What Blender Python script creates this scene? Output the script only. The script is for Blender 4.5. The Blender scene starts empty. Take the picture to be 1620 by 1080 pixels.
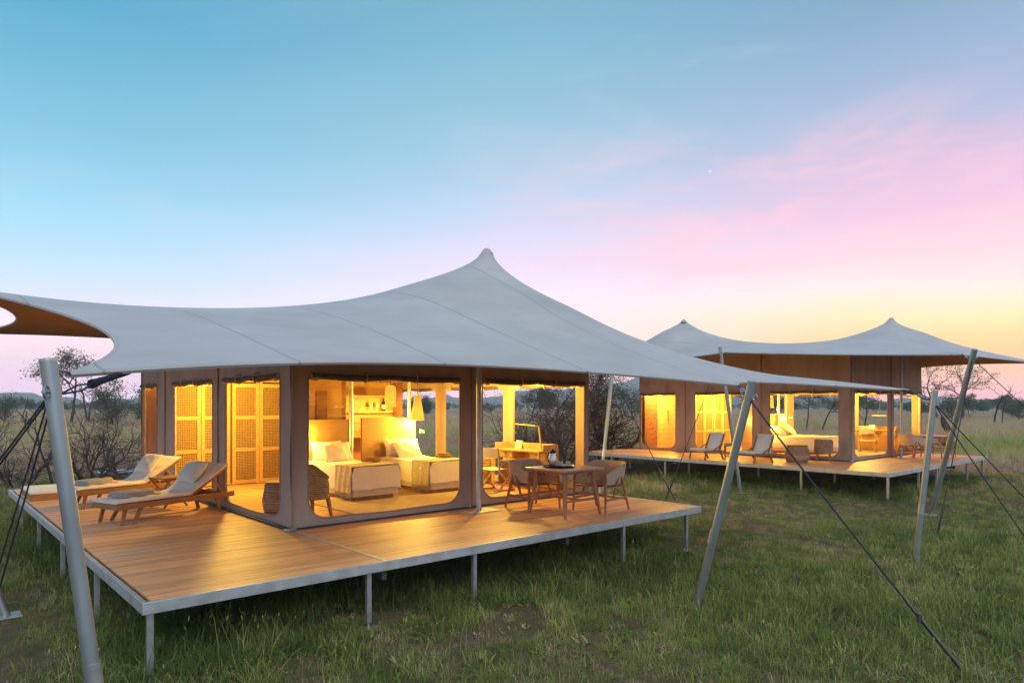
import bpy, bmesh, math, random
import numpy as np
from mathutils import Vector, Matrix
random.seed(7); rng = np.random.default_rng(7)
SC = bpy.context.scene
COL = SC.collection
R_ = math.radians

# ------------------------------------------------------------------ camera
# world: X along the near deck's front edge, Y along its left edge, Z up, origin on the ground under the deck's near corner
CAM = (-1.591, -6.687, 2.47)
ANG = math.atan2(1080, 1220)
RT = (math.cos(ANG), -math.sin(ANG))             # camera right on the ground
FW = (math.sin(ANG), math.cos(ANG))              # camera forward on the ground
cam_d = bpy.data.cameras.new('camera'); cam = bpy.data.objects.new('camera', cam_d); COL.objects.link(cam)
cam.location = CAM
cam.rotation_euler = (R_(90), 0, -math.atan2(FW[0], FW[1]))
cam_d.sensor_width = 36; cam_d.lens = 24.0
cam_d.shift_y = 100 / 1620
cam_d.clip_start = 0.05; cam_d.clip_end = 20000
SC.camera = cam

# ------------------------------------------------------------------ dusk sky
SUN_AZ = R_(36)      # sunset lies this far right of the view axis
SUND = (FW[0] * math.cos(SUN_AZ) + RT[0] * math.sin(SUN_AZ), FW[1] * math.cos(SUN_AZ) + RT[1] * math.sin(SUN_AZ))
def lin(c):
    return tuple(((x / 255) / 12.92 if x / 255 <= .04045 else ((x / 255 + .055) / 1.055) ** 2.4) for x in c)
W = bpy.data.worlds.new('World'); SC.world = W; W.use_nodes = True
nt = W.node_tree; N = nt.nodes; L = nt.links
for n in list(N): N.remove(n)
def nd(t, **kw):
    n = N.new(t)
    for k, v in kw.items(): setattr(n, k, v)
    return n
def mth(op, a, b=None, c=None):
    n = nd('ShaderNodeMath', operation=op)
    for i, v in enumerate((a, b, c)):
        if v is None: continue
        if isinstance(v, (int, float)): n.inputs[i].default_value = v
        else: L.new(v, n.inputs[i])
    return n.outputs[0]
tc = nd('ShaderNodeTexCoord')
nrm = nd('ShaderNodeVectorMath', operation='NORMALIZE'); L.new(tc.outputs['Generated'], nrm.inputs[0])
sep = nd('ShaderNodeSeparateXYZ'); L.new(nrm.outputs[0], sep.inputs[0])
elev = mth('ARCSINE', sep.outputs[2])
hl = mth('MAXIMUM', mth('SQRT', mth('ADD', mth('MULTIPLY', sep.outputs[0], sep.outputs[0]), mth('MULTIPLY', sep.outputs[1], sep.outputs[1]))), 1e-4)
dot = mth('DIVIDE', mth('ADD', mth('MULTIPLY', sep.outputs[0], SUND[0]), mth('MULTIPLY', sep.outputs[1], SUND[1])), hl)
az = mth('ARCCOSINE', mth('MINIMUM', mth('MAXIMUM', dot, -1.0), 1.0))
# soft warp so that the bands are not ruler straight
wn = nd('ShaderNodeTexNoise'); wn.inputs['Scale'].default_value = 2.2; wn.inputs['Detail'].default_value = 3
wm = nd('ShaderNodeMapping'); wm.inputs['Scale'].default_value = (1, 1, 3.5); L.new(nrm.outputs[0], wm.inputs[0]); L.new(wm.outputs[0], wn.inputs['Vector'])
warp = mth('MULTIPLY', mth('SUBTRACT', wn.outputs['Fac'], .5), .055)
ef = mth('DIVIDE', mth('ADD', elev, warp), R_(60))
def ramp(stops, fac):
    n = nd('ShaderNodeValToRGB'); cr = n.color_ramp; cr.interpolation = 'EASE' if False else 'LINEAR'
    while len(cr.elements) > 1: cr.elements.remove(cr.elements[-1])
    for i, (p, c) in enumerate(stops):
        e = cr.elements[0] if i == 0 else cr.elements.new(p)
        e.position = p; e.color = (*lin(c), 1)
    L.new(fac, n.inputs[0]); return n.outputs[0]
def stops(rows, k):      # rows: photo row -> colour at a column whose off-axis factor is k
    out = []
    for y, c in rows: out.append((max(0.0, math.degrees(math.atan((640 - y) / (1080 * k))) / 60), c))
    return out
up = [(0.62, (96, 152, 186)), (1.0, (88, 138, 178))]
left = stops([(640, (205, 172, 198)), (610, (226, 184, 204)), (560, (244, 205, 210)), (520, (243, 214, 221)), (470, (210, 216, 240)), (400, (180, 215, 241)), (320, (152, 211, 234)), (240, (132, 195, 222)), (130, (110, 182, 208)), (0, (82, 164, 198))], 1.2) + up
mid = stops([(640, (240, 176, 178)), (610, (250, 196, 186)), (560, (250, 216, 214)), (480, (240, 222, 240)), (420, (226, 214, 240)), (340, (186, 208, 234)), (260, (158, 198, 220)), (150, (138, 186, 208)), (60, (122, 178, 202)), (0, (118, 172, 196))], 1.0) + up
right = stops([(640, (232, 140, 150)), (622, (255, 168, 150)), (600, (255, 178, 120)), (570, (255, 186, 84)), (535, (255, 200, 98)), (490, (255, 224, 160)), (450, (254, 226, 212)), (400, (250, 208, 216)), (330, (236, 192, 216)), (260, (216, 186, 216)), (180, (172, 182, 212)), (90, (146, 172, 204)), (0, (130, 164, 194))], 1.15) + up
cl_, cm_, cr_ = ramp(left, ef), ramp(mid, ef), ramp(right, ef)
azd = mth('DIVIDE', az, R_(75))
def smix(fac, a, b):
    n = nd('ShaderNodeMix', data_type='RGBA'); L.new(fac, n.inputs[0])
    L.new(a, n.inputs[6]); L.new(b, n.inputs[7]); return n.outputs[2]
def mrange(v, a, b):
    n = nd('ShaderNodeMapRange', interpolation_type='SMOOTHSTEP'); n.inputs[1].default_value = a; n.inputs[2].default_value = b
    L.new(v, n.inputs[0]); return n.outputs[0]
sky = smix(mrange(azd, .02, .52), cr_, cm_)
sky = smix(mrange(azd, .42, .98), sky, cl_)
# thin pink streaks of high cloud in the sunset half
cn = nd('ShaderNodeTexNoise'); cn.inputs['Scale'].default_value = 3.1; cn.inputs['Detail'].default_value = 8; cn.inputs['Roughness'].default_value = .62; cn.inputs['Distortion'].default_value = .5
cmn = nd('ShaderNodeMapping'); cmn.inputs['Scale'].default_value = (1, 1, 4.2); cmn.inputs['Location'].default_value = (.3, 1.7, .4); cmn.inputs['Rotation'].default_value = (.1, .16, 0)
L.new(nrm.outputs[0], cmn.inputs[0]); L.new(cmn.outputs[0], cn.inputs['Vector'])
cf = mrange(cn.outputs['Fac'], .40, .72)
band = mth('MULTIPLY', mrange(elev, R_(6), R_(13)), mth('SUBTRACT', 1.0, mrange(elev, R_(16), R_(24))))
sunw = mth('SUBTRACT', 1.0, mrange(azd, .18, .62))
pinkf = mth('MULTIPLY', mth('MULTIPLY', cf, band), mth('MULTIPLY', sunw, .95))
pk = nd('ShaderNodeRGB'); pk.outputs[0].default_value = (*lin((255, 200, 210)), 1)
sky = smix(pinkf, sky, pk.outputs[0])
wh = nd('ShaderNodeRGB'); wh.outputs[0].default_value = (*lin((196, 208, 226)), 1)
cf2 = mth('MULTIPLY', mrange(cn.outputs['Fac'], .54, .78), .38)
sky = smix(cf2, sky, wh.outputs[0])
bg = nd('ShaderNodeBackground'); L.new(sky, bg.inputs[0])
gain = mth('ADD', 1.0, mth('MULTIPLY', mth('POWER', 2.718, mth('DIVIDE', mth('MAXIMUM', elev, 0.0), -R_(5))), 1.2))
L.new(mth('MULTIPLY', gain, .70), bg.inputs[1])
wo = nd('ShaderNodeOutputWorld'); L.new(bg.outputs[0], wo.inputs[0])

# ------------------------------------------------------------------ added soft fill from high behind the camera, not the sunset
sd = bpy.data.lights.new('sun', 'SUN'); sun = bpy.data.objects.new('sun', sd); COL.objects.link(sun)  # sun-type lamp added as broad fill to brighten ground and roof
sd.energy = 1.5; sd.angle = R_(60); sd.color = (1.0, .95, .91)
FILL_AZ = R_(160)
sun.rotation_euler = Vector((-(FW[0] * math.cos(FILL_AZ) + RT[0] * math.sin(FILL_AZ)), -(FW[1] * math.cos(FILL_AZ) + RT[1] * math.sin(FILL_AZ)), -math.tan(R_(48)))).to_track_quat('-Z', 'Y').to_euler()
SC.view_settings.view_transform = 'Standard'; SC.view_settings.look = 'None'
SC.view_settings.exposure = 0.74; SC.view_settings.gamma = 1.0; SC.view_settings.use_curve_mapping = False
cy = SC.cycles
cy.use_denoising = True; cy.max_bounces = 7; cy.diffuse_bounces = 4; cy.glossy_bounces = 3; cy.transmission_bounces = 5
cy.transparent_max_bounces = 8; cy.volume_bounces = 1; cy.caustics_reflective = False; cy.caustics_refractive = False
cy.sample_clamp_indirect = 4.0; cy.use_adaptive_sampling = True; cy.adaptive_threshold = 0.015

# ------------------------------------------------------------------ pixel helpers (photo is 1620x1080)
def ray(px):      # ground direction of a photo column, per metre of depth
    x = (px - 810) / 1080
    return (FW[0] + RT[0] * x, FW[1] + RT[1] * x)
def at(px, depth, z=0.0):
    d = ray(px); return Vector((CAM[0] + d[0] * depth, CAM[1] + d[1] * depth, z))
def on_ground(px, py, z=0.0):
    return at(px, (CAM[2] - z) * 1080 / (py - 640), z)

# ------------------------------------------------------------------ materials
MATS = {}
def mat(name, col, rough=.7, var=.15, scale=6.0, stretch=(1, 1, 1), bump=0.0, bscale=None, metal=0.0, col2=None, rand=0.0, spec=.35, sheen=0.0, trans=0.0, coords='Object', detail=5.0):
    m = bpy.data.materials.new(name); m.use_nodes = True; t = m.node_tree; n = t.nodes; l = t.links
    b = n['Principled BSDF']; b.inputs['Roughness'].default_value = rough; b.inputs['Metallic'].default_value = metal
    b.inputs['Specular IOR Level'].default_value = spec
    if sheen: b.inputs['Sheen Weight'].default_value = sheen
    c2 = col2 if col2 else tuple(max(0, x * (1 - var)) for x in col); c1 = col if col2 else tuple(min(1, x * (1 + var)) for x in col)
    tcn = n.new('ShaderNodeTexCoord'); mp = n.new('ShaderNodeMapping'); mp.inputs['Scale'].default_value = stretch
    l.new(tcn.outputs[coords], mp.inputs[0])
    nz = n.new('ShaderNodeTexNoise'); nz.inputs['Scale'].default_value = scale; nz.inputs['Detail'].default_value = detail; nz.inputs['Roughness'].default_value = .6
    l.new(mp.outputs[0], nz.inputs['Vector'])
    cr = n.new('ShaderNodeValToRGB'); cr.color_ramp.elements[0].position = .3; cr.color_ramp.elements[1].position = .7
    cr.color_ramp.elements[0].color = (*c2, 1); cr.color_ramp.elements[1].color = (*c1, 1)
    l.new(nz.outputs['Fac'], cr.inputs[0]); out = cr.outputs[0]
    if rand:
        oi = n.new('ShaderNodeObjectInfo'); hs = n.new('ShaderNodeHueSaturation')
        mr = n.new('ShaderNodeMapRange'); mr.inputs[3].default_value = 1 - rand; mr.inputs[4].default_value = 1 + rand
        l.new(oi.outputs['Random'], mr.inputs[0]); l.new(mr.outputs[0], hs.inputs['Value'])
        l.new(out, hs.inputs['Color']); out = hs.outputs[0]
        ad = n.new('ShaderNodeVectorMath'); ad.operation = 'ADD'; cx = n.new('ShaderNodeCombineXYZ')
        mu = n.new('ShaderNodeMath'); mu.operation = 'MULTIPLY'; mu.inputs[1].default_value = 37
        l.new(oi.outputs['Random'], mu.inputs[0]); l.new(mu.outputs[0], cx.inputs[0]); l.new(mu.outputs[0], cx.inputs[1])
        l.new(mp.outputs[0], ad.inputs[0]); l.new(cx.outputs[0], ad.inputs[1]); l.new(ad.outputs[0], nz.inputs['Vector'])
    l.new(out, b.inputs['Base Color'])
    # roughness breakup
    rr = n.new('ShaderNodeMapRange'); rr.inputs[3].default_value = max(.05, rough - .1); rr.inputs[4].default_value = min(1, rough + .1)
    l.new(nz.outputs['Fac'], rr.inputs[0]); l.new(rr.outputs[0], b.inputs['Roughness'])
    if bump:
        bn = n.new('ShaderNodeTexNoise'); bn.inputs['Scale'].default_value = bscale or scale * 4; bn.inputs['Detail'].default_value = 4
        l.new(mp.outputs[0], bn.inputs['Vector'])
        bp = n.new('ShaderNodeBump'); bp.inputs['Strength'].default_value = bump; bp.inputs['Distance'].default_value = .02
        l.new(bn.outputs['Fac'], bp.inputs['Height']); l.new(bp.outputs[0], b.inputs['Normal'])
    if trans:
        tl = n.new('ShaderNodeBsdfTranslucent'); mx = n.new('ShaderNodeMixShader'); mx.inputs[0].default_value = trans
        l.new(out, tl.inputs[0]); l.new(b.outputs[0], mx.inputs[1]); l.new(tl.outputs[0], mx.inputs[2])
        l.new(mx.outputs[0], n['Material Output'].inputs['Surface'])
    MATS[name] = m; return m
def glow(name, col, strength):
    m = bpy.data.materials.new(name); m.use_nodes = True; b = m.node_tree.nodes['Principled BSDF']
    b.inputs['Base Color'].default_value = (*col, 1); b.inputs['Emission Color'].default_value = (*col, 1); b.inputs['Emission Strength'].default_value = strength
    MATS[name] = m; return m
def wave_bump(m, scale, axis='Z', strength=.5, dist=.01, second=None, dark=.25):
    """woven relief: bands along one or two axes, with slightly darker valleys"""
    t = m.node_tree; n = t.nodes; l = t.links; b = n['Principled BSDF']
    tcn = n.new('ShaderNodeTexCoord'); hs = []
    for ax in ([axis] if not second else [axis, second]):
        w = n.new('ShaderNodeTexWave'); w.wave_type = 'BANDS'; w.bands_direction = ax; w.inputs['Scale'].default_value = scale; w.inputs['Distortion'].default_value = .4
        l.new(tcn.outputs['Object'], w.inputs[0]); hs.append(w.outputs['Fac'])
    h = hs[0]
    if second:
        mm = n.new('ShaderNodeMath'); mm.operation = 'MULTIPLY'; l.new(hs[0], mm.inputs[0]); l.new(hs[1], mm.inputs[1]); h = mm.outputs[0]
    bp = n.new('ShaderNodeBump'); bp.inputs['Strength'].default_value = strength; bp.inputs['Distance'].default_value = dist
    l.new(h, bp.inputs['Height']); l.new(bp.outputs[0], b.inputs['Normal'])
    src = b.inputs['Base Color'].links[0].from_socket
    mx = n.new('ShaderNodeMix'); mx.data_type = 'RGBA'; mx.blend_type = 'MULTIPLY'
    mr = n.new('ShaderNodeMapRange'); mr.inputs[1].default_value = 0; mr.inputs[2].default_value = .5; mr.inputs[3].default_value = 1 - dark; mr.inputs[4].default_value = 1
    l.new(h, mr.inputs[0]); cb = n.new('ShaderNodeCombineColor')
    for i in range(3): l.new(mr.outputs[0], cb.inputs[i])
    mx.inputs[0].default_value = 1; l.new(src, mx.inputs[6]); l.new(cb.outputs[0], mx.inputs[7]); l.new(mx.outputs[2], b.inputs['Base Color'])
    return m

mat('roof_canvas', (.375, .358, .362), .75, .11, .9, bump=.30, bscale=3.2, sheen=.1, detail=9)
def add_seams(m, pitch, off):
    t = m.node_tree; n = t.nodes; l = t.links; b = n['Principled BSDF']
    tcn = n.new('ShaderNodeTexCoord'); sp = n.new('ShaderNodeSeparateXYZ'); l.new(tcn.outputs['Object'], sp.inputs[0])
    nz = n.new('ShaderNodeTexNoise'); nz.inputs['Scale'].default_value = .25; l.new(tcn.outputs['Object'], nz.inputs[0])
    def M(op, a, bb):
        q = n.new('ShaderNodeMath'); q.operation = op
        for i, v in enumerate((a, bb)):
            if isinstance(v, (int, float)): q.inputs[i].default_value = v
            else: l.new(v, q.inputs[i])
        return q.outputs[0]
    x = M('ADD', sp.outputs[0], off)
    fr = M('ABSOLUTE', M('SUBTRACT', M('FRACT', M('DIVIDE', x, pitch), 0), .5), 0)
    line = M('GREATER_THAN', fr, .5 - .013 / pitch)
    src = b.inputs['Base Color'].links[0].from_socket
    mx = n.new('ShaderNodeMix'); mx.data_type = 'RGBA'; mx.inputs[7].default_value = (.22, .20, .215, 1)
    l.new(M('MULTIPLY', line, .75), mx.inputs[0]); l.new(src, mx.inputs[6]); l.new(mx.outputs[2], b.inputs['Base Color'])
add_seams(MATS['roof_canvas'], 1.62, .62)
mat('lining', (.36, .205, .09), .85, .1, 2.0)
mat('wall_canvas', (.47, .36, .30), .85, .16, 2.5, stretch=(1, 1, .35), bump=.8, bscale=6.0, trans=.05)
mat('hem_tape', (.36, .26, .215), .85, .15, 8, bump=.3, bscale=60)
mat('flap', (.15, .12, .085), .9, .3, 9, bump=.3, bscale=14)
mat('flap_end', (.55, .45, .25), .85, .15, 9, bump=.3, bscale=20)
mat('strap', (.06, .065, .09), .7, .2, 20)
mat('deck_wood', (.78, .43, .215), .46, .5, 2.2, stretch=(.6, 12, 12), bump=.2, bscale=8, col2=(.50, .25, .115), rand=.17, spec=.28)
mat('galv', (.50, .52, .54), .42, .14, 9, metal=.85, bump=.06, bscale=30)
mat('galv_matt', (.52, .54, .56), .5, .16, 7, metal=.7)
mat('pole_metal', (.33, .37, .39), .45, .12, 5, metal=.75, stretch=(1, 1, .3))
mat('dark_metal', (.09, .09, .10), .45, .2, 9, metal=.5)
mat('chrome', (.42, .43, .46), .4, .05, 9, metal=1.0)
mat('rope', (.022, .025, .035), .8, .3, 40)
mat('teak', (.36, .175, .07), .5, .25, 5, stretch=(1, 6, 6), bump=.08, col2=(.25, .115, .045))
mat('dark_teak', (.46, .21, .10), .5, .25, 5, stretch=(3, 3, 3), bump=.08, col2=(.32, .14, .07))
mat('honey_wood', (.50, .29, .10), .5, .2, 2.2, stretch=(1, 6, 8), bump=.05, col2=(.40, .22, .07), rand=.06)
mat('brown_wood', (.25, .11, .05), .5, .25, 3, stretch=(1, 6, 6), bump=.05)
mat('pale_wood', (.55, .36, .15), .45, .15, 3, stretch=(1, 6, 6), bump=.05)
wave_bump(mat('cane', (.46, .31, .13), .7, .12, 12), 9, 'X', .8, .015, 'Z', .62)
wave_bump(mat('wicker', (.58, .36, .23), .7, .25, 14), 7, 'Z', 1.0, .02, None, .28)
wave_bump(mat('pale_wicker', (.55, .40, .20), .7, .2, 14), 9, 'Z', 1.0, .02, None, .25)
mat('linen', (.68, .64, .58), .9, .06, 9, bump=.25, bscale=7)
mat('white_linen', (.74, .71, .66), .9, .05, 5, bump=.35, bscale=5)
mat('cushion', (.70, .63, .59), .9, .08, 6, bump=.3, bscale=8)
mat('skirt', (.60, .52, .42), .9, .1, 6, bump=.2, bscale=12)
wave_bump(mat('throw', (.60, .52, .39), .95, .2, 30), 26, 'X', .6, .01, 'Y', .2)
mat('towel', (.34, .32, .33), .95, .12, 14, bump=.3, bscale=60)
mat('straw', (.52, .36, .19), .9, .15, 14, bump=.3, bscale=60)
mat('robe', (.22, .11, .06), .95, .2, 9, bump=.4, bscale=20)
mat('rug', (.52, .42, .29), .95, .12, 8, bump=.2, bscale=90)
mat('sling', (.62, .48, .36), .85, .12, 9, bump=.1, bscale=90)
mat('table_top', (.52, .36, .28), .3, .25, 4, stretch=(8, 1, 1), spec=.5)
mat('blue_cloth', (.20, .25, .33), .9, .1, 8)
mat('porcelain', (.75, .74, .72), .2, .03, 5)
mat('black_plastic', (.015, .015, .017), .35, .2, 9)
mat('steel', (.55, .55, .57), .25, .06, 7, metal=1.0)
mat('glass_dark', (.01, .012, .01), .12, .1, 8)
mat('paper', (.75, .72, .64), .8, .05, 9)
mat('bark', (.06, .042, .038), .9, .35, 9, bump=.5, bscale=30)
mat('dead_bark', (.085, .06, .058), .9, .35, 9, bump=.4, bscale=30)
mat('red_post', (.20, .08, .05), .7, .25, 7)
mat('leaf_dark', (.062, .10, .055), .7, .45, 3, trans=.2, rand=.1)
mat('leaf_olive', (.095, .11, .06), .7, .45, 3, trans=.2, rand=.1)
mat('leaf_brown', (.10, .065, .045), .8, .35, 3, trans=.2, rand=.1)
mat('tarp', (.30, .42, .52), .4, .1, 3)
glow('bulb', (1.0, .66, .25), 22.0)
glow('moon_white', (.9, .86, .88), .45)
# lamp shade: woven, lit through from the bulb inside
def shade_mat():
    m = mat('shade', (.62, .44, .20), .8, .15, 14, trans=.55)
    b = m.node_tree.nodes['Principled BSDF']; b.inputs['Emission Color'].default_value = (1, .55, .12, 1); b.inputs['Emission Strength'].default_value = .35
    wave_bump(m, 10, 'Z', .8, .02, None, .35)
shade_mat()

# ------------------------------------------------------------------ mesh builder
class MB:
    def __init__(s): s.v = []; s.f = []
    def add(s, vs, fs):
        o = len(s.v); s.v += [tuple(p) for p in vs]; s.f += [tuple(i + o for i in f) for f in fs]; return s
    def box(s, c, d, rz=0.0, rot=None, taper=1.0):
        hx, hy, hz = d[0] / 2, d[1] / 2, d[2] / 2
        vs = [Vector((x * hx * (taper if z < 0 else 1), y * hy * (taper if z < 0 else 1), z * hz)) for z in (-1, 1) for y in (-1, 1) for x in (-1, 1)]
        M = Matrix.Rotation(rz, 3, 'Z')
        if rot is not None: M = M @ rot
        vs = [M @ p + Vector(c) for p in vs]
        return s.add(vs, [(0, 2, 3, 1), (4, 5, 7, 6), (0, 1, 5, 4), (2, 6, 7, 3), (0, 4, 6, 2), (1, 3, 7, 5)])
    def bbox(s, c, d, b=.008, rz=0.0, rot=None):
        """box with chamfered vertical and horizontal edges"""
        bm = bmesh.new(); bmesh.ops.create_cube(bm, size=1.0)
        for v in bm.verts: v.co = Vector((v.co.x * d[0], v.co.y * d[1], v.co.z * d[2]))
        bmesh.ops.bevel(bm, geom=bm.edges[:], offset=min(b, min(d) * .45), segments=2, profile=.6, affect='EDGES')
        M = Matrix.Rotation(rz, 3, 'Z')
        if rot is not None: M = M @ rot
        bm.verts.ensure_lookup_table()
        s.add([M @ v.co + Vector(c) for v in bm.verts], [[v.index for v in f.verts] for f in bm.faces]); bm.free(); return s
    def bar(s, p, q, w, h=None, up=(0, 0, 1), w2=None, h2=None):
        p, q = Vector(p), Vector(q); h = h or w; w2 = w2 or w; h2 = h2 or h
        d = (q - p).normalized(); u = Vector(up)
        if abs(d.dot(u)) > .98: u = Vector((0, 1, 0)) if abs(d.y) < .9 else Vector((1, 0, 0))
        a = d.cross(u).normalized(); b = a.cross(d).normalized()
        vs = []
        for o, ww, hh in ((p, w, h), (q, w2, h2)):
            for i, j in ((-1, -1), (1, -1), (1, 1), (-1, 1)): vs.append(o + a * (i * ww / 2) + b * (j * hh / 2))
        return s.add(vs, [(0, 1, 2, 3)[::-1], (4, 5, 6, 7), (0, 1, 5, 4), (1, 2, 6, 5), (2, 3, 7, 6), (3, 0, 4, 7)])
    def tube(s, pts, rad, n=8, caps=True):
        pts = [Vector(p) for p in pts]; k = len(pts)
        rad = rad if isinstance(rad, (list, tuple)) else [rad] * k
        a = None; vs = []
        for i, p in enumerate(pts):
            d = (pts[min(i + 1, k - 1)] - pts[max(i - 1, 0)])
            if d.length < 1e-9: d = Vector((0, 0, 1))
            d.normalize()
            if a is None:
                u = Vector((0, 0, 1)) if abs(d.z) < .9 else Vector((1, 0, 0)); a = d.cross(u).normalized()
            else:
                a = a - d * a.dot(d); a = a.normalized() if a.length > 1e-6 else d.orthogonal().normalized()
            b = d.cross(a)
            for j in range(n):
                t = 2 * math.pi * j / n; vs.append(p + (a * math.cos(t) + b * math.sin(t)) * rad[i])
        fs = [(i * n + j, i * n + (j + 1) % n, (i + 1) * n + (j + 1) % n, (i + 1) * n + j) for i in range(k - 1) for j in range(n)]
        if caps: fs += [tuple(range(n))[::-1], tuple((k - 1) * n + j for j in range(n))]
        return s.add(vs, fs)
    def lathe(s, prof, n=24, c=(0, 0, 0), a0=0.0, a1=2 * math.pi):
        full = abs(a1 - a0 - 2 * math.pi) < 1e-6; m = n if full else n + 1
        vs = [(c[0] + r * math.cos(a0 + (a1 - a0) * j / n), c[1] + r * math.sin(a0 + (a1 - a0) * j / n), c[2] + z) for r, z in prof for j in range(m)]
        fs = [(i * m + j, i * m + (j + 1) % m, (i + 1) * m + (j + 1) % m, (i + 1) * m + j) for i in range(len(prof) - 1) for j in range(n if full else m - 1)]
        return s.add(vs, fs)
    def grid(s, P):
        """P: rows of points"""
        r, c = len(P), len(P[0])
        return s.add([p for row in P for p in row], [(i * c + j, i * c + j + 1, (i + 1) * c + j + 1, (i + 1) * c + j) for i in range(r - 1) for j in range(c - 1)])
    def mesh(s, name, m, smooth=False):
        me = bpy.data.meshes.new(name); me.from_pydata(s.v, [], s.f); me.materials.append(MATS[m])
        if smooth:
            me.polygons.foreach_set('use_smooth', [True] * len(me.polygons))
            try: me.set_sharp_from_angle(angle=R_(42))
            except Exception: pass
        me.update(); return me
    def build(s, name, m, parent=None, smooth=False):
        o = bpy.data.objects.new(name, s.mesh(name, m, smooth)); COL.objects.link(o)
        if parent: o.parent = parent
        return o
def tag(o, label=None, cat=None, group=None, kind=None):
    if label: o['label'] = label
    if cat: o['category'] = cat
    if group: o['group'] = group
    if kind: o['kind'] = kind
    return o
def thing(name, label, cat, loc=(0, 0, 0), rz=0.0, group=None):
    o = bpy.data.objects.new(name, None); COL.objects.link(o); o.location = loc; o.rotation_euler = (0, 0, rz)
    o.empty_display_size = .1
    return tag(o, label, cat, group, 'thing' if cat else None)
def inst(name, me, parent, loc=(0, 0, 0), rot=(0, 0, 0)):
    o = bpy.data.objects.new(name, me); COL.objects.link(o); o.parent = parent; o.location = loc; o.rotation_euler = rot; return o
KIDS = {}
def copy_tree(o, parent=None):
    c = o.copy(); COL.objects.link(c); c.parent = parent
    for ch in list(o.children): copy_tree(ch, c)
    return c
def dup(o, loc, rz=None, label=None):
    c = copy_tree(o); c.location = loc
    if rz is not None: c.rotation_euler = (0, 0, rz)
    if label: c['label'] = label
    return c
def wrinkle(mb, amp, sc=3.0, seed=0):
    out = []
    for x, y, z in mb.v:
        a = math.sin(x * sc + 1.3 * seed) * math.sin(y * sc * 1.3 + seed) + .5 * math.sin((x + y) * sc * 2.1 + z * sc * 2)
        out.append((x + amp * .4 * math.sin(z * sc * 2 + y * 4 + seed), y + amp * .4 * math.sin(z * sc * 2.3 + x * 5 + seed), z + amp * a))
    mb.v = out; return mb

# ================================================================== SETTING
DK = 0.72                       # deck height
O2 = Vector((17.2, 0.0, 0.0))   # the second tent's deck corner
def vnoise(x, y, s, seed=0):
    """smooth value noise on arrays"""
    x = np.asarray(x) / s; y = np.asarray(y) / s
    xi = np.floor(x).astype(np.int64); yi = np.floor(y).astype(np.int64); fx = x - xi; fy = y - yi
    fx = fx * fx * (3 - 2 * fx); fy = fy * fy * (3 - 2 * fy)
    def h(a, b):
        n = (a * 374761393 + b * 668265263 + seed * 974711) & 0xffffffff
        n = ((n ^ (n >> 13)) * 1274126177) & 0xffffffff
        return ((n ^ (n >> 16)) & 0xffff) / 65535.0
    return (h(xi, yi) * (1 - fx) + h(xi + 1, yi) * fx) * (1 - fy) + (h(xi, yi + 1) * (1 - fx) + h(xi + 1, yi + 1) * fx) * fy

def ground_material():
    m = bpy.data.materials.new('ground_soil'); m.use_nodes = True; t = m.node_tree; n = t.nodes; l = t.links; b = n['Principled BSDF']
    b.inputs['Roughness'].default_value = .95; b.inputs['Specular IOR Level'].default_value = .1
    g = n.new('ShaderNodeNewGeometry')
    def noise(s, d=5, st=None):
        q = n.new('ShaderNodeTexNoise'); q.inputs['Scale'].default_value = s; q.inputs['Detail'].default_value = d; q.inputs['Roughness'].default_value = .62
        if st:
            mp = n.new('ShaderNodeMapping'); mp.inputs['Rotation'].default_value = (0, 0, -math.atan2(FW[0], FW[1])); mp.inputs['Scale'].default_value = st
            l.new(g.outputs['Position'], mp.inputs[0]); l.new(mp.outputs[0], q.inputs['Vector'])
        else: l.new(g.outputs['Position'], q.inputs['Vector'])
        return q.outputs['Fac']
    def rmp(f, st):
        q = n.new('ShaderNodeValToRGB'); cr = q.color_ramp
        while len(cr.elements) > 1: cr.elements.remove(cr.elements[-1])
        for i, (p, c) in enumerate(st):
            e = cr.elements[0] if i == 0 else cr.elements.new(p); e.position = p; e.color = (*c, 1)
        l.new(f, q.inputs[0]); return q.outputs[0]
    def mix(f, a, c):
        q = n.new('ShaderNodeMix'); q.data_type = 'RGBA'; l.new(f, q.inputs[0]); l.new(a, q.inputs[6]); l.new(c, q.inputs[7]); return q.outputs[2]
    near = mix(noise(1.1, 8), rmp(noise(7, 6), [(.3, (.09, .062, .046)), (.7, (.19, .115, .085))]), rmp(noise(9, 6), [(.3, (.035, .05, .018)), (.7, (.075, .085, .035))]))
    # open savanna: bands of dry and green grass
    far = rmp(noise(.035, 6, (.45, 1.5, 1)), [(.30, (.12, .135, .06)), (.45, (.24, .20, .115)), (.58, (.36, .265, .18)), (.75, (.31, .215, .16))])
    far = mix(noise(.6, 6), far, rmp(noise(.09, 5), [(.35, (.11, .10, .055)), (.65, (.27, .20, .14))]))
    cd = n.new('ShaderNodeVectorMath'); cd.operation = 'DISTANCE'; cd.inputs[1].default_value = (8, 5, 0); l.new(g.outputs['Position'], cd.inputs[0])
    mr = n.new('ShaderNodeMapRange'); mr.inputs[1].default_value = 16; mr.inputs[2].default_value = 42; l.new(cd.outputs['Value'], mr.inputs[0])
    l.new(mix(mr.outputs[0], near, far), b.inputs['Base Color'])
    bp = n.new('ShaderNodeBump'); bp.inputs['Strength'].default_value = .7; bp.inputs['Distance'].default_value = .05
    l.new(noise(9, 8), bp.inputs['Height']); l.new(bp.outputs[0], b.inputs['Normal'])
    MATS['ground_soil'] = m
ground_material()
def gz(x, y):
    """gentle unevenness of the soil near the tents"""
    return (vnoise(x, y, 2.3, 1) - .5) * .06 + (vnoise(x, y, .7, 2) - .5) * .025
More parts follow.
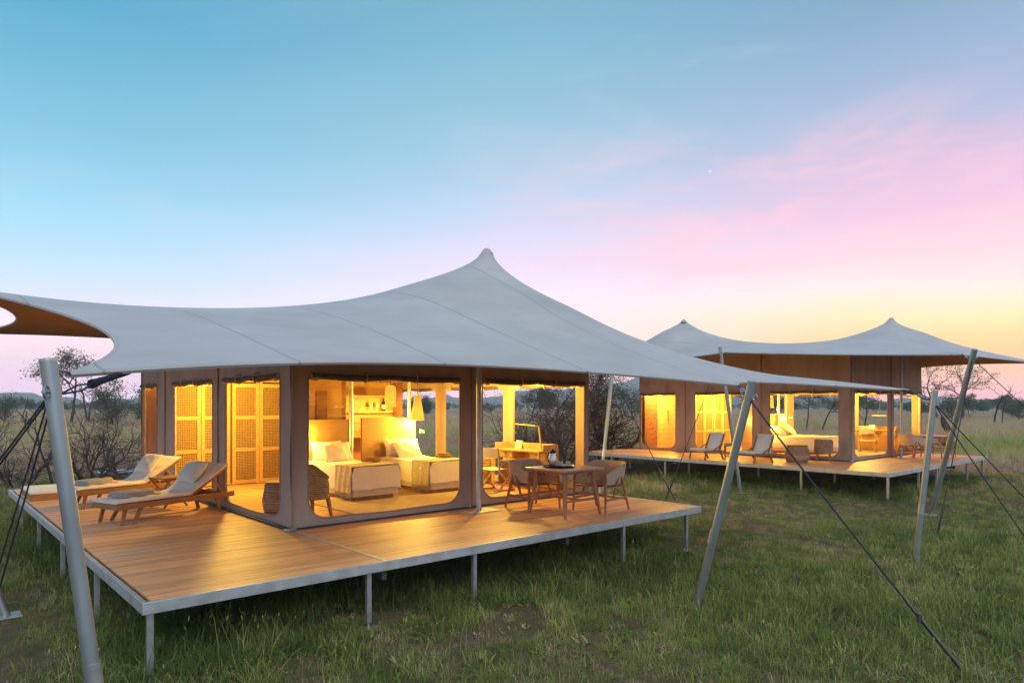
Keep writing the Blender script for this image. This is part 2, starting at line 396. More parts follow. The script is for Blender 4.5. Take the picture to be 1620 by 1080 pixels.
def make_ground():
    # fine near sheet merged into rings that reach the horizon
    mb = MB(); NA = 180; rad = [0, .6, 1.2, 1.8, 2.5, 3.2, 4, 4.8, 5.6, 6.5, 7.5, 8.6, 9.8, 11.2, 12.8, 14.6, 16.6, 19, 22, 26, 31, 38, 48, 62, 85, 120, 180, 280, 450, 700, 1100, 1600, 2200]
    cx, cy_ = 4.0, 1.0; rows = []
    for r in rad:
        a = np.linspace(0, 2 * math.pi, NA + 1); x = cx + r * np.cos(a); y = cy_ + r * np.sin(a)
        z = gz(x, y) * (1 if r < 60 else 0); rows.append([(float(p), float(q), float(w)) for p, q, w in zip(x, y, z)])
    mb.grid(rows); o = mb.build('ground', 'ground_soil', None, True); o.data.flip_normals() if o.data.polygons[200].normal.z < 0 else None
    tag(o, 'open savanna ground with short green grass and dry soil', None, None, 'structure')
make_ground()

mat('hill_cover', (.050, .060, .040), .95, .4, .004, detail=8)
def make_hills():
    # low ridge round the plain and one broad mountain behind the second tent
    mb = MB(); rows = []; base = math.atan2(FW[1], FW[0])
    azs = np.radians(np.linspace(-62, 62, 240))
    def H(deg):
        h = 30 + 9 * math.sin(deg * .31 + 1) + 6 * math.sin(deg * .83) + 4 * math.sin(deg * 2.3 + 2)
        h += 130 * math.exp(-((deg - 14.5) / 5.6) ** 2) + 26 * math.exp(-((deg - 4) / 4.5) ** 2) + 10 * math.exp(-((deg + 9) / 5) ** 2)
        h += 2.5 * math.sin(deg * 9.1) + 1.5 * math.sin(deg * 17.0)
        return h
    for k in range(9):
        t = k / 8; row = []
        for a in azs:
            deg = math.degrees(a); d = 1150 + t * 480 + 30 * math.sin(deg * .5)
            prof = math.sin(math.pi * min(1, t * .5 + .0)) if t < 1 else 1
            x = CAM[0] + d * math.cos(base - a); y = CAM[1] + d * math.sin(base - a)
            z = H(deg) * (t ** .8) * .62 + (2.5 * math.sin(deg * 3 + k) if 0 < k < 8 else 0) - (4 if k == 0 else 0)
            row.append((x, y, z))
        rows.append(row)
    last = []
    for a in azs:
        x = CAM[0] + 1950 * math.cos(base - a); y = CAM[1] + 1950 * math.sin(base - a); last.append((x, y, -5))
    rows.append(last); mb.grid(rows)
    tag(mb.build('hills', 'hill_cover', None, True), 'hazy blue ridge and mountain on the horizon', None, None, 'structure')
make_hills()

# ------------------------------------------------------------------ decks
PL = .0755
def make_deck(origin, label, has_strip=True):
    d = thing('timber_deck', label, 'deck', origin, 0, 'raised timber decks')
    U, V, US = 8.6, 10.62, 2.43
    plank_m = {}
    def pm(l):
        if l not in plank_m: plank_m[l] = MB().bbox((l / 2, 0, 0), (l - .006, PL - .005, .028), .003).mesh('plank', 'deck_wood')
        return plank_m[l]
    n = int(V / PL)
    for i in range(n):
        v = .03 + PL * (i + .5)
        j = (random.random() - .5) * .003
        inst('plank', pm(round(US - .04, 3)), d, (.035, v, DK - .014 + j))
        inst('plank', pm(round(U - US - .06, 3)), d, (US + .03, v, DK - .014 - j))
    for a, b, up in (((0, 0), (U, 0), 0), ((0, 0), (0, V), 1), ((U, 0), (U, V), 1), ((0, V), (U, V), 0)):
        mb = MB(); s = .045
        if not up: mb.bbox(((a[0] + b[0]) / 2, a[1] + (-.022 if a[1] == 0 else .022), DK - .048), (U + .09, .044, .11), .006)
        else: mb.bbox((a[0] + (-.022 if a[0] == 0 else .022), V / 2, DK - .0485), (.044, V - .004, .109), .006)
        mb.build('edge_beam', 'galv_matt', d)
    MB().bbox((US - .003, 1.2, DK + .002), (.05, 2.4, .008), .002).build('joint_strip', 'galv_matt', d)
    MB().bbox((.42, 2.36, DK + .003), (.80, .035, .008), .002).build('joint_strip', 'galv', d)
    for v in (2.4, 4.9, 7.6): MB().box((U / 2, v, DK - .08), (U - .02, .05, .09)).build('joist', 'dark_metal', d)
    for u in (2.43, 5.4): MB().box((u, V / 2, DK - .175), (.06, V - .05, .09)).build('joist', 'dark_metal', d)
    leg = MB().bbox((0, 0, .335), (.055, .055, .55), .006).tube([(0, 0, .0), (0, 0, .12)], .018, 8).bbox((0, 0, .004), (.14, .14, .012), .003).mesh('leg', 'galv')
    spots = [(.03, .03), (2.23, .03), (3.72, .03), (6.63, .03), (8.3, .03), (.03, 2.3), (.03, 4.6), (.03, 6.9), (.03, 9.2)]
    spots += [(u, v) for u in (2.43, 5.4, 8.4) for v in (2.4, 4.9, 7.6, 10.3)]
    for k, (u, v) in enumerate(spots):
        inst('leg', leg, d, (u, v, -.0), (0, 0, 0))
    return d
deck1 = make_deck((0, 0, 0), 'raised plank deck carrying two sun loungers and the larger tent')
deck2 = make_deck(tuple(O2), 'raised plank deck carrying two low lounge chairs and the two-peaked tent')

# ------------------------------------------------------------------ tents
def membrane(corners, sags, peaks, edge_z, NB=32, NR=28, it=900, power=.8, cone=(.8, .86, .2)):
    """tensioned fabric: scalloped edge between the mast tips, lifted at the peaks, relaxed like a soap film"""
    c = np.array(corners, float); n = len(c); cen = np.array(peaks[0][:2]); B = []
    for i in range(n):
        p, q = c[i], c[(i + 1) % n]; d = (q - p)[:2]; ln = np.hypot(*d); nm = np.array([-d[1], d[0]]) / ln
        if np.dot(nm, cen - p[:2]) < 0: nm = -nm
        for k in range(NB):
            t = k / NB; b = 4 * t * (1 - t); xy = p[:2] + d * t + nm * sags[i] * b
            B.append([*xy, p[2] + (q[2] - p[2]) * t + edge_z[i] * b])
    B = np.array(B); M = len(B); s = np.linspace(0, 1, NR + 1) ** 1.35; r0 = .10; P = np.zeros((NR + 1, M, 3))
    dn = B[:, :2] - cen; ln = np.hypot(dn[:, 0], dn[:, 1])[:, None]
    for j in range(NR + 1): P[j, :, :2] = cen + dn / ln * (r0 + (ln - r0) * s[j])
    zp = peaks[0][2]; P[..., 2] = zp + (B[:, 2] - zp) * np.sqrt(s)[:, None]
    fixed = np.zeros((NR + 1, M), bool); fixed[0] = True; fixed[-1] = True; P[0, :, 2] = zp; P[-1, :, 2] = B[:, 2]
    rr, s0, s1 = cone; soft = np.zeros_like(fixed)
    for pkx, pky, pkz in peaks:
        dd = P[..., :2] - np.array([pkx, pky]); r = np.hypot(dd[..., 0], dd[..., 1])
        sl = s0 + s1 * (dd @ np.array(RT)) / np.maximum(r, 1e-6)
        m = r < rr; P[m, 2] = (pkz - sl * np.maximum(r - r0, 0) ** .65)[m]; fixed |= m; soft |= (r > .7 * rr) & (r < 1.35 * rr)
    soft[0] = False; soft[-1] = False
    # linear finite elements (cotangent weights) on the flat net, solved by conjugate gradients
    nv = (NR + 1) * M; idx = np.arange(nv).reshape(NR + 1, M); nx_ = np.roll(idx, -1, 1)
    T = np.concatenate([np.stack([idx[:-1], nx_[:-1], nx_[1:]], -1).reshape(-1, 3), np.stack([idx[:-1], nx_[1:], idx[1:]], -1).reshape(-1, 3)])
    xy = P[..., :2].reshape(-1, 2); I, J, Wt = [], [], []
    for a, b, c_ in ((0, 1, 2), (1, 2, 0), (2, 0, 1)):
        u1 = xy[T[:, a]] - xy[T[:, c_]]; u2 = xy[T[:, b]] - xy[T[:, c_]]
        w = .5 * (u1 * u2).sum(1) / (np.abs(u1[:, 0] * u2[:, 1] - u1[:, 1] * u2[:, 0]) + 1e-9)
        I.append(T[:, a]); J.append(T[:, b]); Wt.append(w)
    I, J, Wt = np.concatenate(I), np.concatenate(J), np.concatenate(Wt)
    def AX(v): d = Wt * (v[I] - v[J]); return np.bincount(I, d, nv) - np.bincount(J, d, nv)
    def solve(z, fx):
        fr = (~fx).astype(float); x = z.copy(); r = -AX(x) * fr; p = r.copy(); rs_ = r @ r
        for _ in range(900):
            if rs_ < 1e-12: break
            ap = AX(p) * fr; al = rs_ / (p @ ap); x += al * p; r -= al * ap; rn = r @ r; p = r + rn / rs_ * p; rs_ = rn
        return x
    z = solve(P[..., 2].ravel(), fixed.ravel())
    dg = np.bincount(I, Wt, nv) + np.bincount(J, Wt, nv); sf = soft.ravel()
    for _ in range(40): z = np.where(sf, z - .35 * AX(z) / dg, z)
    z = z.reshape(NR + 1, M)
    P[..., 2] = z; return P, B
def roof_z(P):
    Q = P.reshape(-1, 3)
    def f(x, y):
        d = np.hypot(Q[:, 0] - x, Q[:, 1] - y) + 1e-4; i = np.argsort(d)[:6]; w = 1 / d[i] ** 2
        return float((Q[i, 2] * w).sum() / w.sum())
    return f
def canopy(tent, P, B, org):
    NR, M = P.shape[0] - 1, P.shape[1]; mb = MB(); o = np.array([org[0], org[1], 0])
    rows = [[tuple(P[j, k % M] - o) for k in range(M + 1)] for j in range(NR + 1)]
    cap = MB(); top = P[0].mean(0) - o
    mb.grid(rows)
    roof = mb.build('canopy', 'roof_canvas', tent, True)
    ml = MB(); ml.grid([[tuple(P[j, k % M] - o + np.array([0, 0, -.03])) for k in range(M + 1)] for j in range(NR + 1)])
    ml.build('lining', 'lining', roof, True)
    # stitched hem along the scalloped edge
    hem = [tuple(B[k % M] - o + np.array([0, 0, -.012])) for k in range(M + 1)]
    MB().tube(hem, .022, 6, False).build('hem', 'roof_canvas', roof, True)
    return roof
def peak_cap(tent, p, org):
    MB().lathe([(.0, .085), (.035, .08), (.065, .055), (.095, .015), (.125, -.03)], 20, (p[0] - org[0], p[1] - org[1], p[2])).build('peak_cap', 'roof_canvas', tent, True)
def wall(tent, org, p, q, wins, zf, z0=DK, th=.03, inward=1):
    """canvas wall from p to q with rounded openings; one panel for each opening"""
    p, q = Vector(p), Vector(q); Lw = (q - p).length; d = (q - p) / Lw; nr = Vector((-d.y, d.x)) * inward
    cuts = [0] + [(wins[i][1] + wins[i + 1][0]) / 2 for i in range(len(wins) - 1)] + [Lw]
    NS = 7
    for i, (a, b, zb, zt, rb, rt) in enumerate(wins):
        c0, c1 = cuts[i], cuts[i + 1]; inner = []; outer = []
        def arc(cx, cz, r, t0, t1, o_start, o_corner, o_end):
            for k in range(NS + 1):
                t = k / NS; an = R_(t0 + (t1 - t0) * t); inner.append((cx + r * math.cos(an), cz + r * math.sin(an)))
                if t < .5: w = t / .5; outer.append((o_start[0] + (o_corner[0] - o_start[0]) * w, o_start[1] + (o_corner[1] - o_start[1]) * w))
                else: w = (t - .5) / .5; outer.append((o_corner[0] + (o_end[0] - o_corner[0]) * w, o_corner[1] + (o_end[1] - o_corner[1]) * w))
        ZT = 99
        arc(b - rb, zb + rb, rb, -90, 0, (b - rb, z0), (c1, z0), (c1, zb + rb))
        for k in range(1, 5): zz = zb + rb + (zt - rt - zb - rb) * k / 5; inner.append((b, zz)); outer.append((c1, zz))
        arc(b - rt, zt - rt, rt, 0, 90, (c1, zt - rt), (c1, ZT), (b - rt, ZT))
        for k in range(1, 9): ss = b - rt + (a + rt - b + rt) * k / 9; inner.append((ss, zt)); outer.append((ss, ZT))
        arc(a + rt, zt - rt, rt, 90, 180, (a + rt, ZT), (c0, ZT), (c0, zt - rt))
        for k in range(1, 5): zz = zt - rt + (zb + rb - zt + rt) * k / 5; inner.append((a, zz)); outer.append((c0, zz))
        arc(a + rb, zb + rb, rb, 180, 270, (c0, zb + rb), (c0, z0), (a + rb, z0))
        for k in range(1, 9): ss = a + rb + (b - rb - a - rb) * k / 9; inner.append((ss, zb)); outer.append((ss, z0))
        m = len(inner); vs = []
        for off in (-th / 2, th / 2):
            for lp in (inner, outer):
                for s, z in lp:
                    w = p + d * s
                    if z > 20:
                        z = zf(w.x, w.y) - .05
                    elif lp is outer and z > zt - .4: z = min(z, zf(w.x, w.y) - .05)
                    # soft sag of the sill and slight bellying of the cloth
                    belly = .02 * math.sin(s * 3.1 + z * 1.7) * math.sin(z * 2.3)
                    if lp is inner and z < zb + .02: z += .03 * math.sin((s - a) / (b - a) * math.pi * 3) * .3
                    v = w + nr * (off + (belly if lp is outer and abs(z - z0) > .05 else 0)); vs.append((v.x - org[0], v.y - org[1], z))
        fs = []
        I0, O0, I1, O1 = 0, m, 2 * m, 3 * m
        for k in range(m):
            e = (k + 1) % m
            fs += [(I0 + k, O0 + k, O0 + e, I0 + e), (I1 + e, O1 + e, O1 + k, I1 + k), (I0 + e, I1 + e, I1 + k, I0 + k)]
        wp = MB().add(vs, fs).build('wall_panel', 'wall_canvas', tent)
        MB().tube([vs[k % m] for k in range(m + 1)], .013, 5, False).build('opening_hem', 'hem_tape', wp, True)
        w = p + d * c0; MB().bar((w.x - nr.x * (th / 2 + .004) - org[0], w.y - nr.y * (th / 2 + .004) - org[1], z0), (w.x - nr.x * (th / 2 + .004) - org[0], w.y - nr.y * (th / 2 + .004) - org[1], zf(w.x, w.y) - .06), .05, .006, (d.x, d.y, 0)).build('seam_tape', 'hem_tape', wp)
        # rolled up blind over the opening, outside
        out = -nr * .055; pts = []; rad = []
        for k in range(13):
            t = k / 12; w = p + d * (a + .04 + (b - a - .08) * t) + out
            pts.append((w.x - org[0], w.y - org[1], zt - .015 - .022 * math.sin(math.pi * ((t * 2) % 1))))
            rad.append(.038 + .010 * math.sin(math.pi * ((t * 2) % 1)))
        fl = MB().tube(pts, rad, 10).build('rolled_blind', 'flap', tent, True)
        for t in (.5,) if b - a < 2 else (.33, .66):
            w = p + d * (a + (b - a) * t) + out; c = Vector((w.x - org[0], w.y - org[1], zt - .02))
            MB().tube([c + Vector((nr.x * .065 * math.cos(x), nr.y * .065 * math.cos(x), .075 * math.sin(x))) for x in np.linspace(0, 6.28, 13)], .011, 5, False).build('tie', 'flap_end', fl)
        for t in (0, 1):
            w = p + d * (a + .06 + (b - a - .12) * t) - nr * .03; c = Vector((w.x - org[0], w.y - org[1], zt - .03))
            sgn = 1 if t == 0 else -1
            MB().tube([c - Vector((d.x, d.y, 0)) * sgn * .03, c + Vector((d.x, d.y, 0)) * sgn * .05, c + Vector((d.x, d.y, 0)) * sgn * .16 + Vector((0, 0, .02))], [.045, .062, .03], 8).build('blind_end', 'flap_end', fl, True)
    return
ZB, ZTW = DK + .11, 2.90
def make_tent(org, ws, label, corners, sags, edge_z, peaks, cone, zt_extra=0.0):
    t = thing('safari_tent', label, 'tent', (org[0], org[1], DK), 0, 'canvas safari tents')
    og = (org[0], org[1])
    P, B = membrane(corners, sags, peaks, edge_z, cone=cone)
    rz = roof_z(P)
    t.location = (org[0], org[1], 0)
    canopy(t, P, B, og)
    for p in peaks: peak_cap(t, p, og)
    x0, x1, y0, y1 = org[0] + ws[0] + 2.43, org[0] + ws[0] + 8.55, org[1] + ws[1] + 2.51, org[1] + ws[1] + 10.55
    W4 = lambda a, b: (a, b, ZB, ZTW, .3, .10)
    wall(t, og, (x0, y0), (x1, y0), [W4(.24, 2.94), W4(3.42, 6.02)], rz)                                     # front
    wall(t, og, (x0, y1), (x0, y0), [W4(.06, 1.25 + zt_extra), W4(2.53, 4.79), W4(5.43, 7.69)], rz)                     # left
    wall(t, og, (x1, y0), (x1, y1), [W4(.30, 2.20), W4(2.55, 4.80), W4(5.2, 7.7)], rz)                       # right
    wall(t, og, (x1, y1), (x0, y1), [W4(.5, 2.4), W4(3.4, 5.6)], rz)                                         # back
    for (x, y) in ((x0, y0), (x1, y0), (x1, y1), (x0, y1)):
        sx = .035 if x == x0 else -.035; sy = .035 if y == y0 else -.035
        zt = rz(x, y) - .06
        MB().tube([(x + sx - og[0], y + sy - og[1], DK), (x + sx - og[0], y + sy - og[1], zt)], .03, 10).build('corner_pole', 'galv_matt', t, True)
    # strap along the foot of the left wall and the front hem
    MB().bar((x0 - .06 - og[0], y0 - .03 - og[1], DK + .02), (x0 - .06 - og[0], y0 + 3.9 - og[1], DK + .02), .05, .03).build('ground_strap', 'strap', t)
    MB().bar((x0 - .04 - og[0], y0 - .04 - og[1], DK + .014), (x1 - og[0], y0 - .04 - og[1], DK + .014), .03, .02).build('ground_strap', 'strap', t)
    MB().bbox((x0 - .05 - og[0], y0 - .06 - og[1], DK + .02), (.16, .10, .03), .006, .5).build('corner_plate', 'galv_matt', t)
    # post that props the front of the roof, on its steel plate
    px, py = org[0] + ws[0] * .9 + 5.46, org[1] + ws[1] + 2.1
    MB().tube([(px - og[0], py - og[1], DK), (px - og[0], py - og[1], rz(px, py) - .03)], .045, 12).build('front_post', 'galv_matt', t, True)
    MB().bbox((px - og[0], py - og[1], DK + .008), (.62, .40, .012), .003).build('base_plate', 'galv_matt', t)
    # two inner poles by the partition
    for (ix, iy) in ((5.42, 6.36), (7.28, 7.0)):
        ix += org[0] + ws[0]; iy += org[1] + ws[1]
        MB().tube([(ix - og[0], iy - og[1], DK), (ix - og[0], iy - og[1], rz(ix, iy) - .03)], .045, 10).build('inner_pole', 'galv_matt', t, True)
    return t, rz
A = [(-.83, -1.62, 2.67), (5.7, -2.45, 2.71), (10.07, -2.84, 2.70), (12.7, 5.6, 3.4), (9.8, 13, 3.5), (-.7, 13, 4.1), (-1.7, 3.7, 3.95)]
tent1, rz1 = make_tent((0, 0), (0, 0), 'single-peaked canvas tent with twin beds inside and grey tensioned roof', A,
    [1.2, .9, 1.3, 1.2, 1.3, 1.07, 1.05], [.22, .1, .2, .2, .2, 0, -.02], [(6.35, 2.98, 5.25)], (1.7, .69, .15))
Bc = [(14.83, -2.26, 3.52), (22.9, -2.45, 3.6), (27.3, -2.84, 3.8), (29.9, 5.6, 3.7), (27, 13.4, 3.5), (16.5, 13, 3.9), (15.6, 3.7, 3.95)]
tent2, rz2 = make_tent((O2.x, O2.y), (.45, -.4), 'two-peaked canvas tent with a double bed inside, beyond the larger deck', Bc,
    [1.2, .9, 1.3, 1.2, 1.3, 1.07, .75], [.22, .1, .2, .2, .2, 0, 0], [(23.55, 2.18, 5.36), (19.6, 7.8, 5.5)], (1.1, .5, .04), .42)

# ------------------------------------------------------------------ masts and guy ropes
def mast(base, top, r, label, inward):
    b, t_ = Vector(base), Vector(top); o = thing('tent_mast', label, 'pole', tuple(b), 0, 'leaning steel masts of the tents'); t_ = t_ - b
    MB().tube([(0, 0, -.05), tuple(t_)], r, 20).build('shaft', 'pole_metal', o, True)
    d = t_.normalized(); iw = Vector(inward).normalized()
    MB().tube([t_ + d * -.004, t_ + d * .012], r * 1.04, 20).build('end_cap', 'galv', o, True)
    MB().bbox((0, 0, .01), (.26, .26, .02), .004).build('foot_plate', 'galv', o)
    MB().tube([t_ * .30, t_ * .36], r * 1.06, 20).build('sleeve', 'galv', o, True)
    for s, nm in ((1, 'eye_bolt'), (-1, 'shackle')):
        c = t_ - d * .18 + iw * s * (r + .03)
        a = iw; u = Vector((0, 0, 1))
        MB().tube([c + a * (.028 * math.cos(x)) + u * (.034 * math.sin(x)) for x in np.linspace(0, 6.28, 15)], .007, 6, False).build(nm, 'chrome', o, True)
        MB().tube([c - a * s * .05, c + a * s * .03], .012, 6).build('bolt', 'chrome', o, True)
    return o, b + t_ - d * .18
def guy(p, q, label, r=.009, ratchet=.75, double=False):
    p, q = Vector(p), Vector(q); o = thing('guy_rope', label, 'rope', tuple(q), 0, 'guy ropes of the tents'); a = p - q
    side = a.cross(Vector((0, 0, 1))).normalized()
    n = 9; sag = .012 * a.length
    def pt(t): return a * t + Vector((0, 0, -sag * 4 * t * (1 - t)))
    if double:
        for s in (-1, 1): MB().tube([pt(k / n) + side * s * .022 * (1 - abs(k / n - .5)) for k in range(n + 1)], r, 6).build('rope', 'rope', o, True)
    else: MB().tube([pt(k / n) for k in range(n + 1)], r, 6).build('rope', 'rope', o, True)
    if ratchet:
        t0, t1 = .02, .02 + min(.3, ratchet / a.length)
        MB().tube([pt(t0), pt((t0 * 2 + t1) / 3), pt((t0 + 2 * t1) / 3), pt(t1)], [r * 1.7, r * 2.4, r * 1.9, r * 1.5], 7).build('tensioner', 'black_plastic', o, True)
        c = pt(t1 * .8); MB().bbox(tuple(c), (.05, .035, .09), .008, .6).build('buckle', 'dark_metal', o)
    dn = a.normalized(); MB().tube([(0, 0, .05), Vector((0, 0, -.25)) - dn * .08], .014, 8).build('peg', 'dark_metal', o, True)
    return o
def spring(p, q, label):
    p, q = Vector(p), Vector(q); o = thing('lashing_rope', label, 'rope', tuple(p), 0, 'lashings of the roof corners'); a = q - p; d = a.normalized()
    s = d.orthogonal().normalized(); u = d.cross(s)
    for k in (-1, 1): MB().tube([(0, 0, 0), a * .25 + u * .02 * k, a * .45], .006, 6).build('rope', 'rope', o, True)
    n = 150; MB().tube([a * (.40 + .6 * i / n) + (s * math.cos(i * .9) + u * math.sin(i * .9)) * (.017 + .01 * math.exp(-i / 20)) for i in range(n + 1)], .007, 5).build('coil', 'rope', o, True)
    MB().tube([a * .40, a * 1.0], .013, 8).build('core', 'rope', o, True)
P0b = at(183, 4.0); P0t = at(76, 3.88, 2.72)
m0, s0 = mast(P0b, P0t, .044, 'stout leaning pole at the lounger end of the larger deck, lashed with coiled rope', (.5, .8, 0))
P1b = at(1100, 8.34); P1t = at(1190, 7.75, 2.73)
m1, s1 = mast(P1b, P1t, .048, 'leaning pole in the grass before the laid dining table, with one long rope', (-.1, 1, 0))
P2b = at(1447, 10.46); P2t = at(1479, 10.3, 2.68)
m2, s2 = mast(P2b, P2t, .045, 'near-upright pale pole holding the outermost roof tip of the larger tent', (-.2, 1, 0))
P6b = on_ground(12, 975); P6t = Vector((-1.95, 3.75, 4.02))
m6, s6 = mast(P6b, P6t, .05, 'tall pole beside the side edge of the lounger deck, holding the high roof corner', (1, .1, 0))
P3b = at(948, 18.5); P3t = Vector((13.0, 5.6, 3.52))
m3, s3 = mast(P3b, P3t, .05, 'leaning pole standing in the grass between the tents near the thorn bush', (-1, 0, 0))
Q1b = on_ground(1172, 780); Q1t = at(1139, 18.8, 4.06)
n1, t1 = mast(Q1b, Q1t, .05, 'leaning pole behind the front mast, at the lounge-chair side of the farther deck', (.4, .1, 0))
Q2b = on_ground(1471, 815); Q2t = at(1542, 13.8, 3.58)
n2, t2 = mast(Q2b, Q2t, .055, 'dark strongly leaning pole in front of the farther dining table', (.5, .8, 0))
guy(s0, on_ground(-463, 1307), 'doubled black rope running from the coil-lashed pole at a low angle', .0055, 0, True)
guy(s0, at(-100, 4.5), 'doubled black rope hanging steeply from the coil-lashed pole', .0055, 0, True)
guy(s1, on_ground(1538, 1078), 'long black rope with thick tensioner pegged into the open front grass', .010, .75)
guy(s2, at(1760, 9.4), 'black rope from the pale upright pole, upper of its two', .009, .6)
guy(s2, at(1700, 8.4), 'black rope from the pale upright pole, lower of its two', .009, .6)
guy(t2, on_ground(1482, 850), 'black rope running close beside the dark leaning pole', .010, .5)
guy(t2, at(1830, 14.5), 'thin rope reaching from the dark leaning pole over the plain', .008, 0)
guy(s3, on_ground(1069, 793), 'rope from the pole by the thorn bush, pegged between the decks', .010, .9)
guy(t1, on_ground(1051, 795), 'rope from the pole by the lounge chairs, pegged between the decks', .010, .9)
guy((9.8, 13, 3.5), (10.6, 16.2, 0), 'rope seen through the bedroom opening, behind the larger tent', .012, 1.2)
guy((12.5, 6.2, 3.3), (12.2, 9.4, 0), 'rope crossing behind the writing desk of the larger tent', .012, 1.2)
guy((9.8, 13, 3.5), (8.1, 16.4, 0), 'rope behind the pendant lamp of the larger tent', .012, 1.0)
spring(P0t.lerp(P0b, .07) + Vector((.04, .04, 0)), at(203, 4.75, 2.70), 'coiled black lashing under the roof corner by the lounger deck')
for a_, b_, lb in ((s1, (5.7, -2.45, 2.70), 'short steel turnbuckle tying the roof corner to the mast before the dining table'),
               (s2, (10.07, -2.84, 2.69), 'dark strap tying the outermost roof tip to the pale upright pole'),
               (t2, (14.83, -2.26, 3.50), 'dark strap tying the farther roof to the dark leaning pole'),
               (t1, (15.6, 3.7, 3.93), 'dark strap tying the farther roof to the pole by the lounge chairs')):
    b_ = Vector(b_); o = thing('corner_strap', lb, 'strap', tuple(b_), 0, 'straps at the roof corners'); d_ = Vector(a_) - b_
    MB().tube([d_ * 0, d_ * .45, d_], .014, 6).build('cable', 'strap', o, True)
    MB().tube([d_ * .35, d_ * .65], .026, 8).build('turnbuckle', 'chrome', o, True)

# ================================================================== FURNITURE
def pillow_mb(w, d, h, n=12, puff=.5, seed=0):
    mb = MB(); rw = []
    for sgn in (1, -1):
        P = []
        for i in range(n + 1):
            row = []
            for j in range(n + 1):
                x, y = -1 + 2 * i / n, -1 + 2 * j / n
                e = max(0, (1 - abs(x) ** 2.6)) * max(0, (1 - abs(y) ** 2.6))
                pin = 1 - .10 * (abs(y) < 2) * (1 - abs(x) ** 2) * abs(y) ** 6 - 0
                pin2 = 1 - .10 * (1 - abs(y) ** 2) * abs(x) ** 6
                row.append((x * w / 2 * pin2, y * d / 2 * pin, sgn * (h / 2) * e ** puff + .012 * math.sin(x * 5 + seed) * math.sin(y * 4 + seed * 2) * e))
            P.append(row if sgn > 0 else row[::-1])
        mb.grid(P)
    return mb
def place(mb, loc, rx=0, ry=0, rz=0):
    M = Matrix.Translation(loc) @ Matrix.Rotation(rz, 4, 'Z') @ Matrix.Rotation(ry, 4, 'Y') @ Matrix.Rotation(rx, 4, 'X')
    mb.v = [tuple(M @ Vector(p)) for p in mb.v]; return mb

# --- teak sun lounger: x from foot to head
def make_lounger(label, loc, rz):
    o = thing('sun_lounger', label, 'lounger', loc, rz, 'sun loungers on the deck')
    Ln, Wd, H = 1.98, .66, .27; hx = 1.18; ang = R_(31); bl = .78
    for s in (-1, 1): MB().bbox((Ln / 2 - .0, s * (Wd / 2 - .018), H), (Ln - .04, .034, .085), .006).build('side_rail', 'teak', o)
    MB().bbox((.02, 0, H), (.034, Wd + .004, .08), .006).build('foot_rail', 'teak', o)
    MB().bbox((Ln - .12, 0, H - .01), (.034, Wd - .075, .07), .006).build('head_rail', 'teak', o)
    slat = MB().bbox((0, 0, 0), (.065, Wd - .07, .016), .004).mesh('slat', 'teak')
    for k in range(13): inst('slat', slat, o, (.075 + k * .085, 0, H + .034))
    br = thing_part = None
    for s in (-1, 1):
        MB().bar((hx, s * (Wd / 2 - .055), H + .045), (hx + bl * math.cos(ang), s * (Wd / 2 - .055), H + .045 + bl * math.sin(ang)), .03, .045).build('back_rail', 'teak', o)
        MB().bar((hx + .48 * math.cos(ang), s * (Wd / 2 - .06), H + .03 + .48 * math.sin(ang)), (hx + .62, s * (Wd / 2 - .06), H - .01), .022, .03).build('back_prop', 'teak', o)
    for k in range(8):
        q = .06 + k * .095; inst('back_slat', slat, o, (hx + q * math.cos(ang) - .02 * math.sin(ang), 0, H + .045 + q * math.sin(ang) + .02), (0, -ang, 0))
    for x, dx in ((.16, -.07), (.42, -.16), (1.62, .10)):
        for s in (-1, 1): MB().bar((x, s * (Wd / 2 - .052), H + .02), (x + dx, s * (Wd / 2 - .04), 0), .03, .05, (1, 0, 0)).build('leg', 'teak', o)
    # mattress, bent over the back
    Pt, Pb = [], []
    prof = [(x, H + .048, 0) for x in np.linspace(.0, hx - .02, 13)] + [(hx + q * math.cos(ang) - .03 * math.sin(ang), H + .06 + q * math.sin(ang), ang) for q in np.linspace(.04, bl + .03, 10)]
    th = .062; mb = MB(); ring = []
    for i, (x, z, a) in enumerate(prof):
        e = 1.0 if 0 < i < len(prof) - 1 else .6
        tuft = .012 * math.cos(i * 2.1)
        w = Wd / 2 - .01; row = []
        for y, f in ((-w, .15), (-w - .006, .5), (-w + .012, .9), (-w * .6, 1.06), (0, 1.0), (w * .6, 1.06), (w - .012, .9), (w + .006, .5), (w, .15), (w * .6, 0), (-w * .6, 0), (-w, .15)):
            h = th * f * e + (tuft if f > .85 else 0); row.append((x - h * math.sin(a), y, z + h * math.cos(a)))
        ring.append(row)
    mb.grid(ring); m = len(ring[0])
    mb.add(ring[0][:-1], [tuple(range(m - 1))]); mb.add(ring[-1][:-1], [tuple(range(m - 1))[::-1]])
    mb.build('mattress', 'cushion', o, True)
    return o
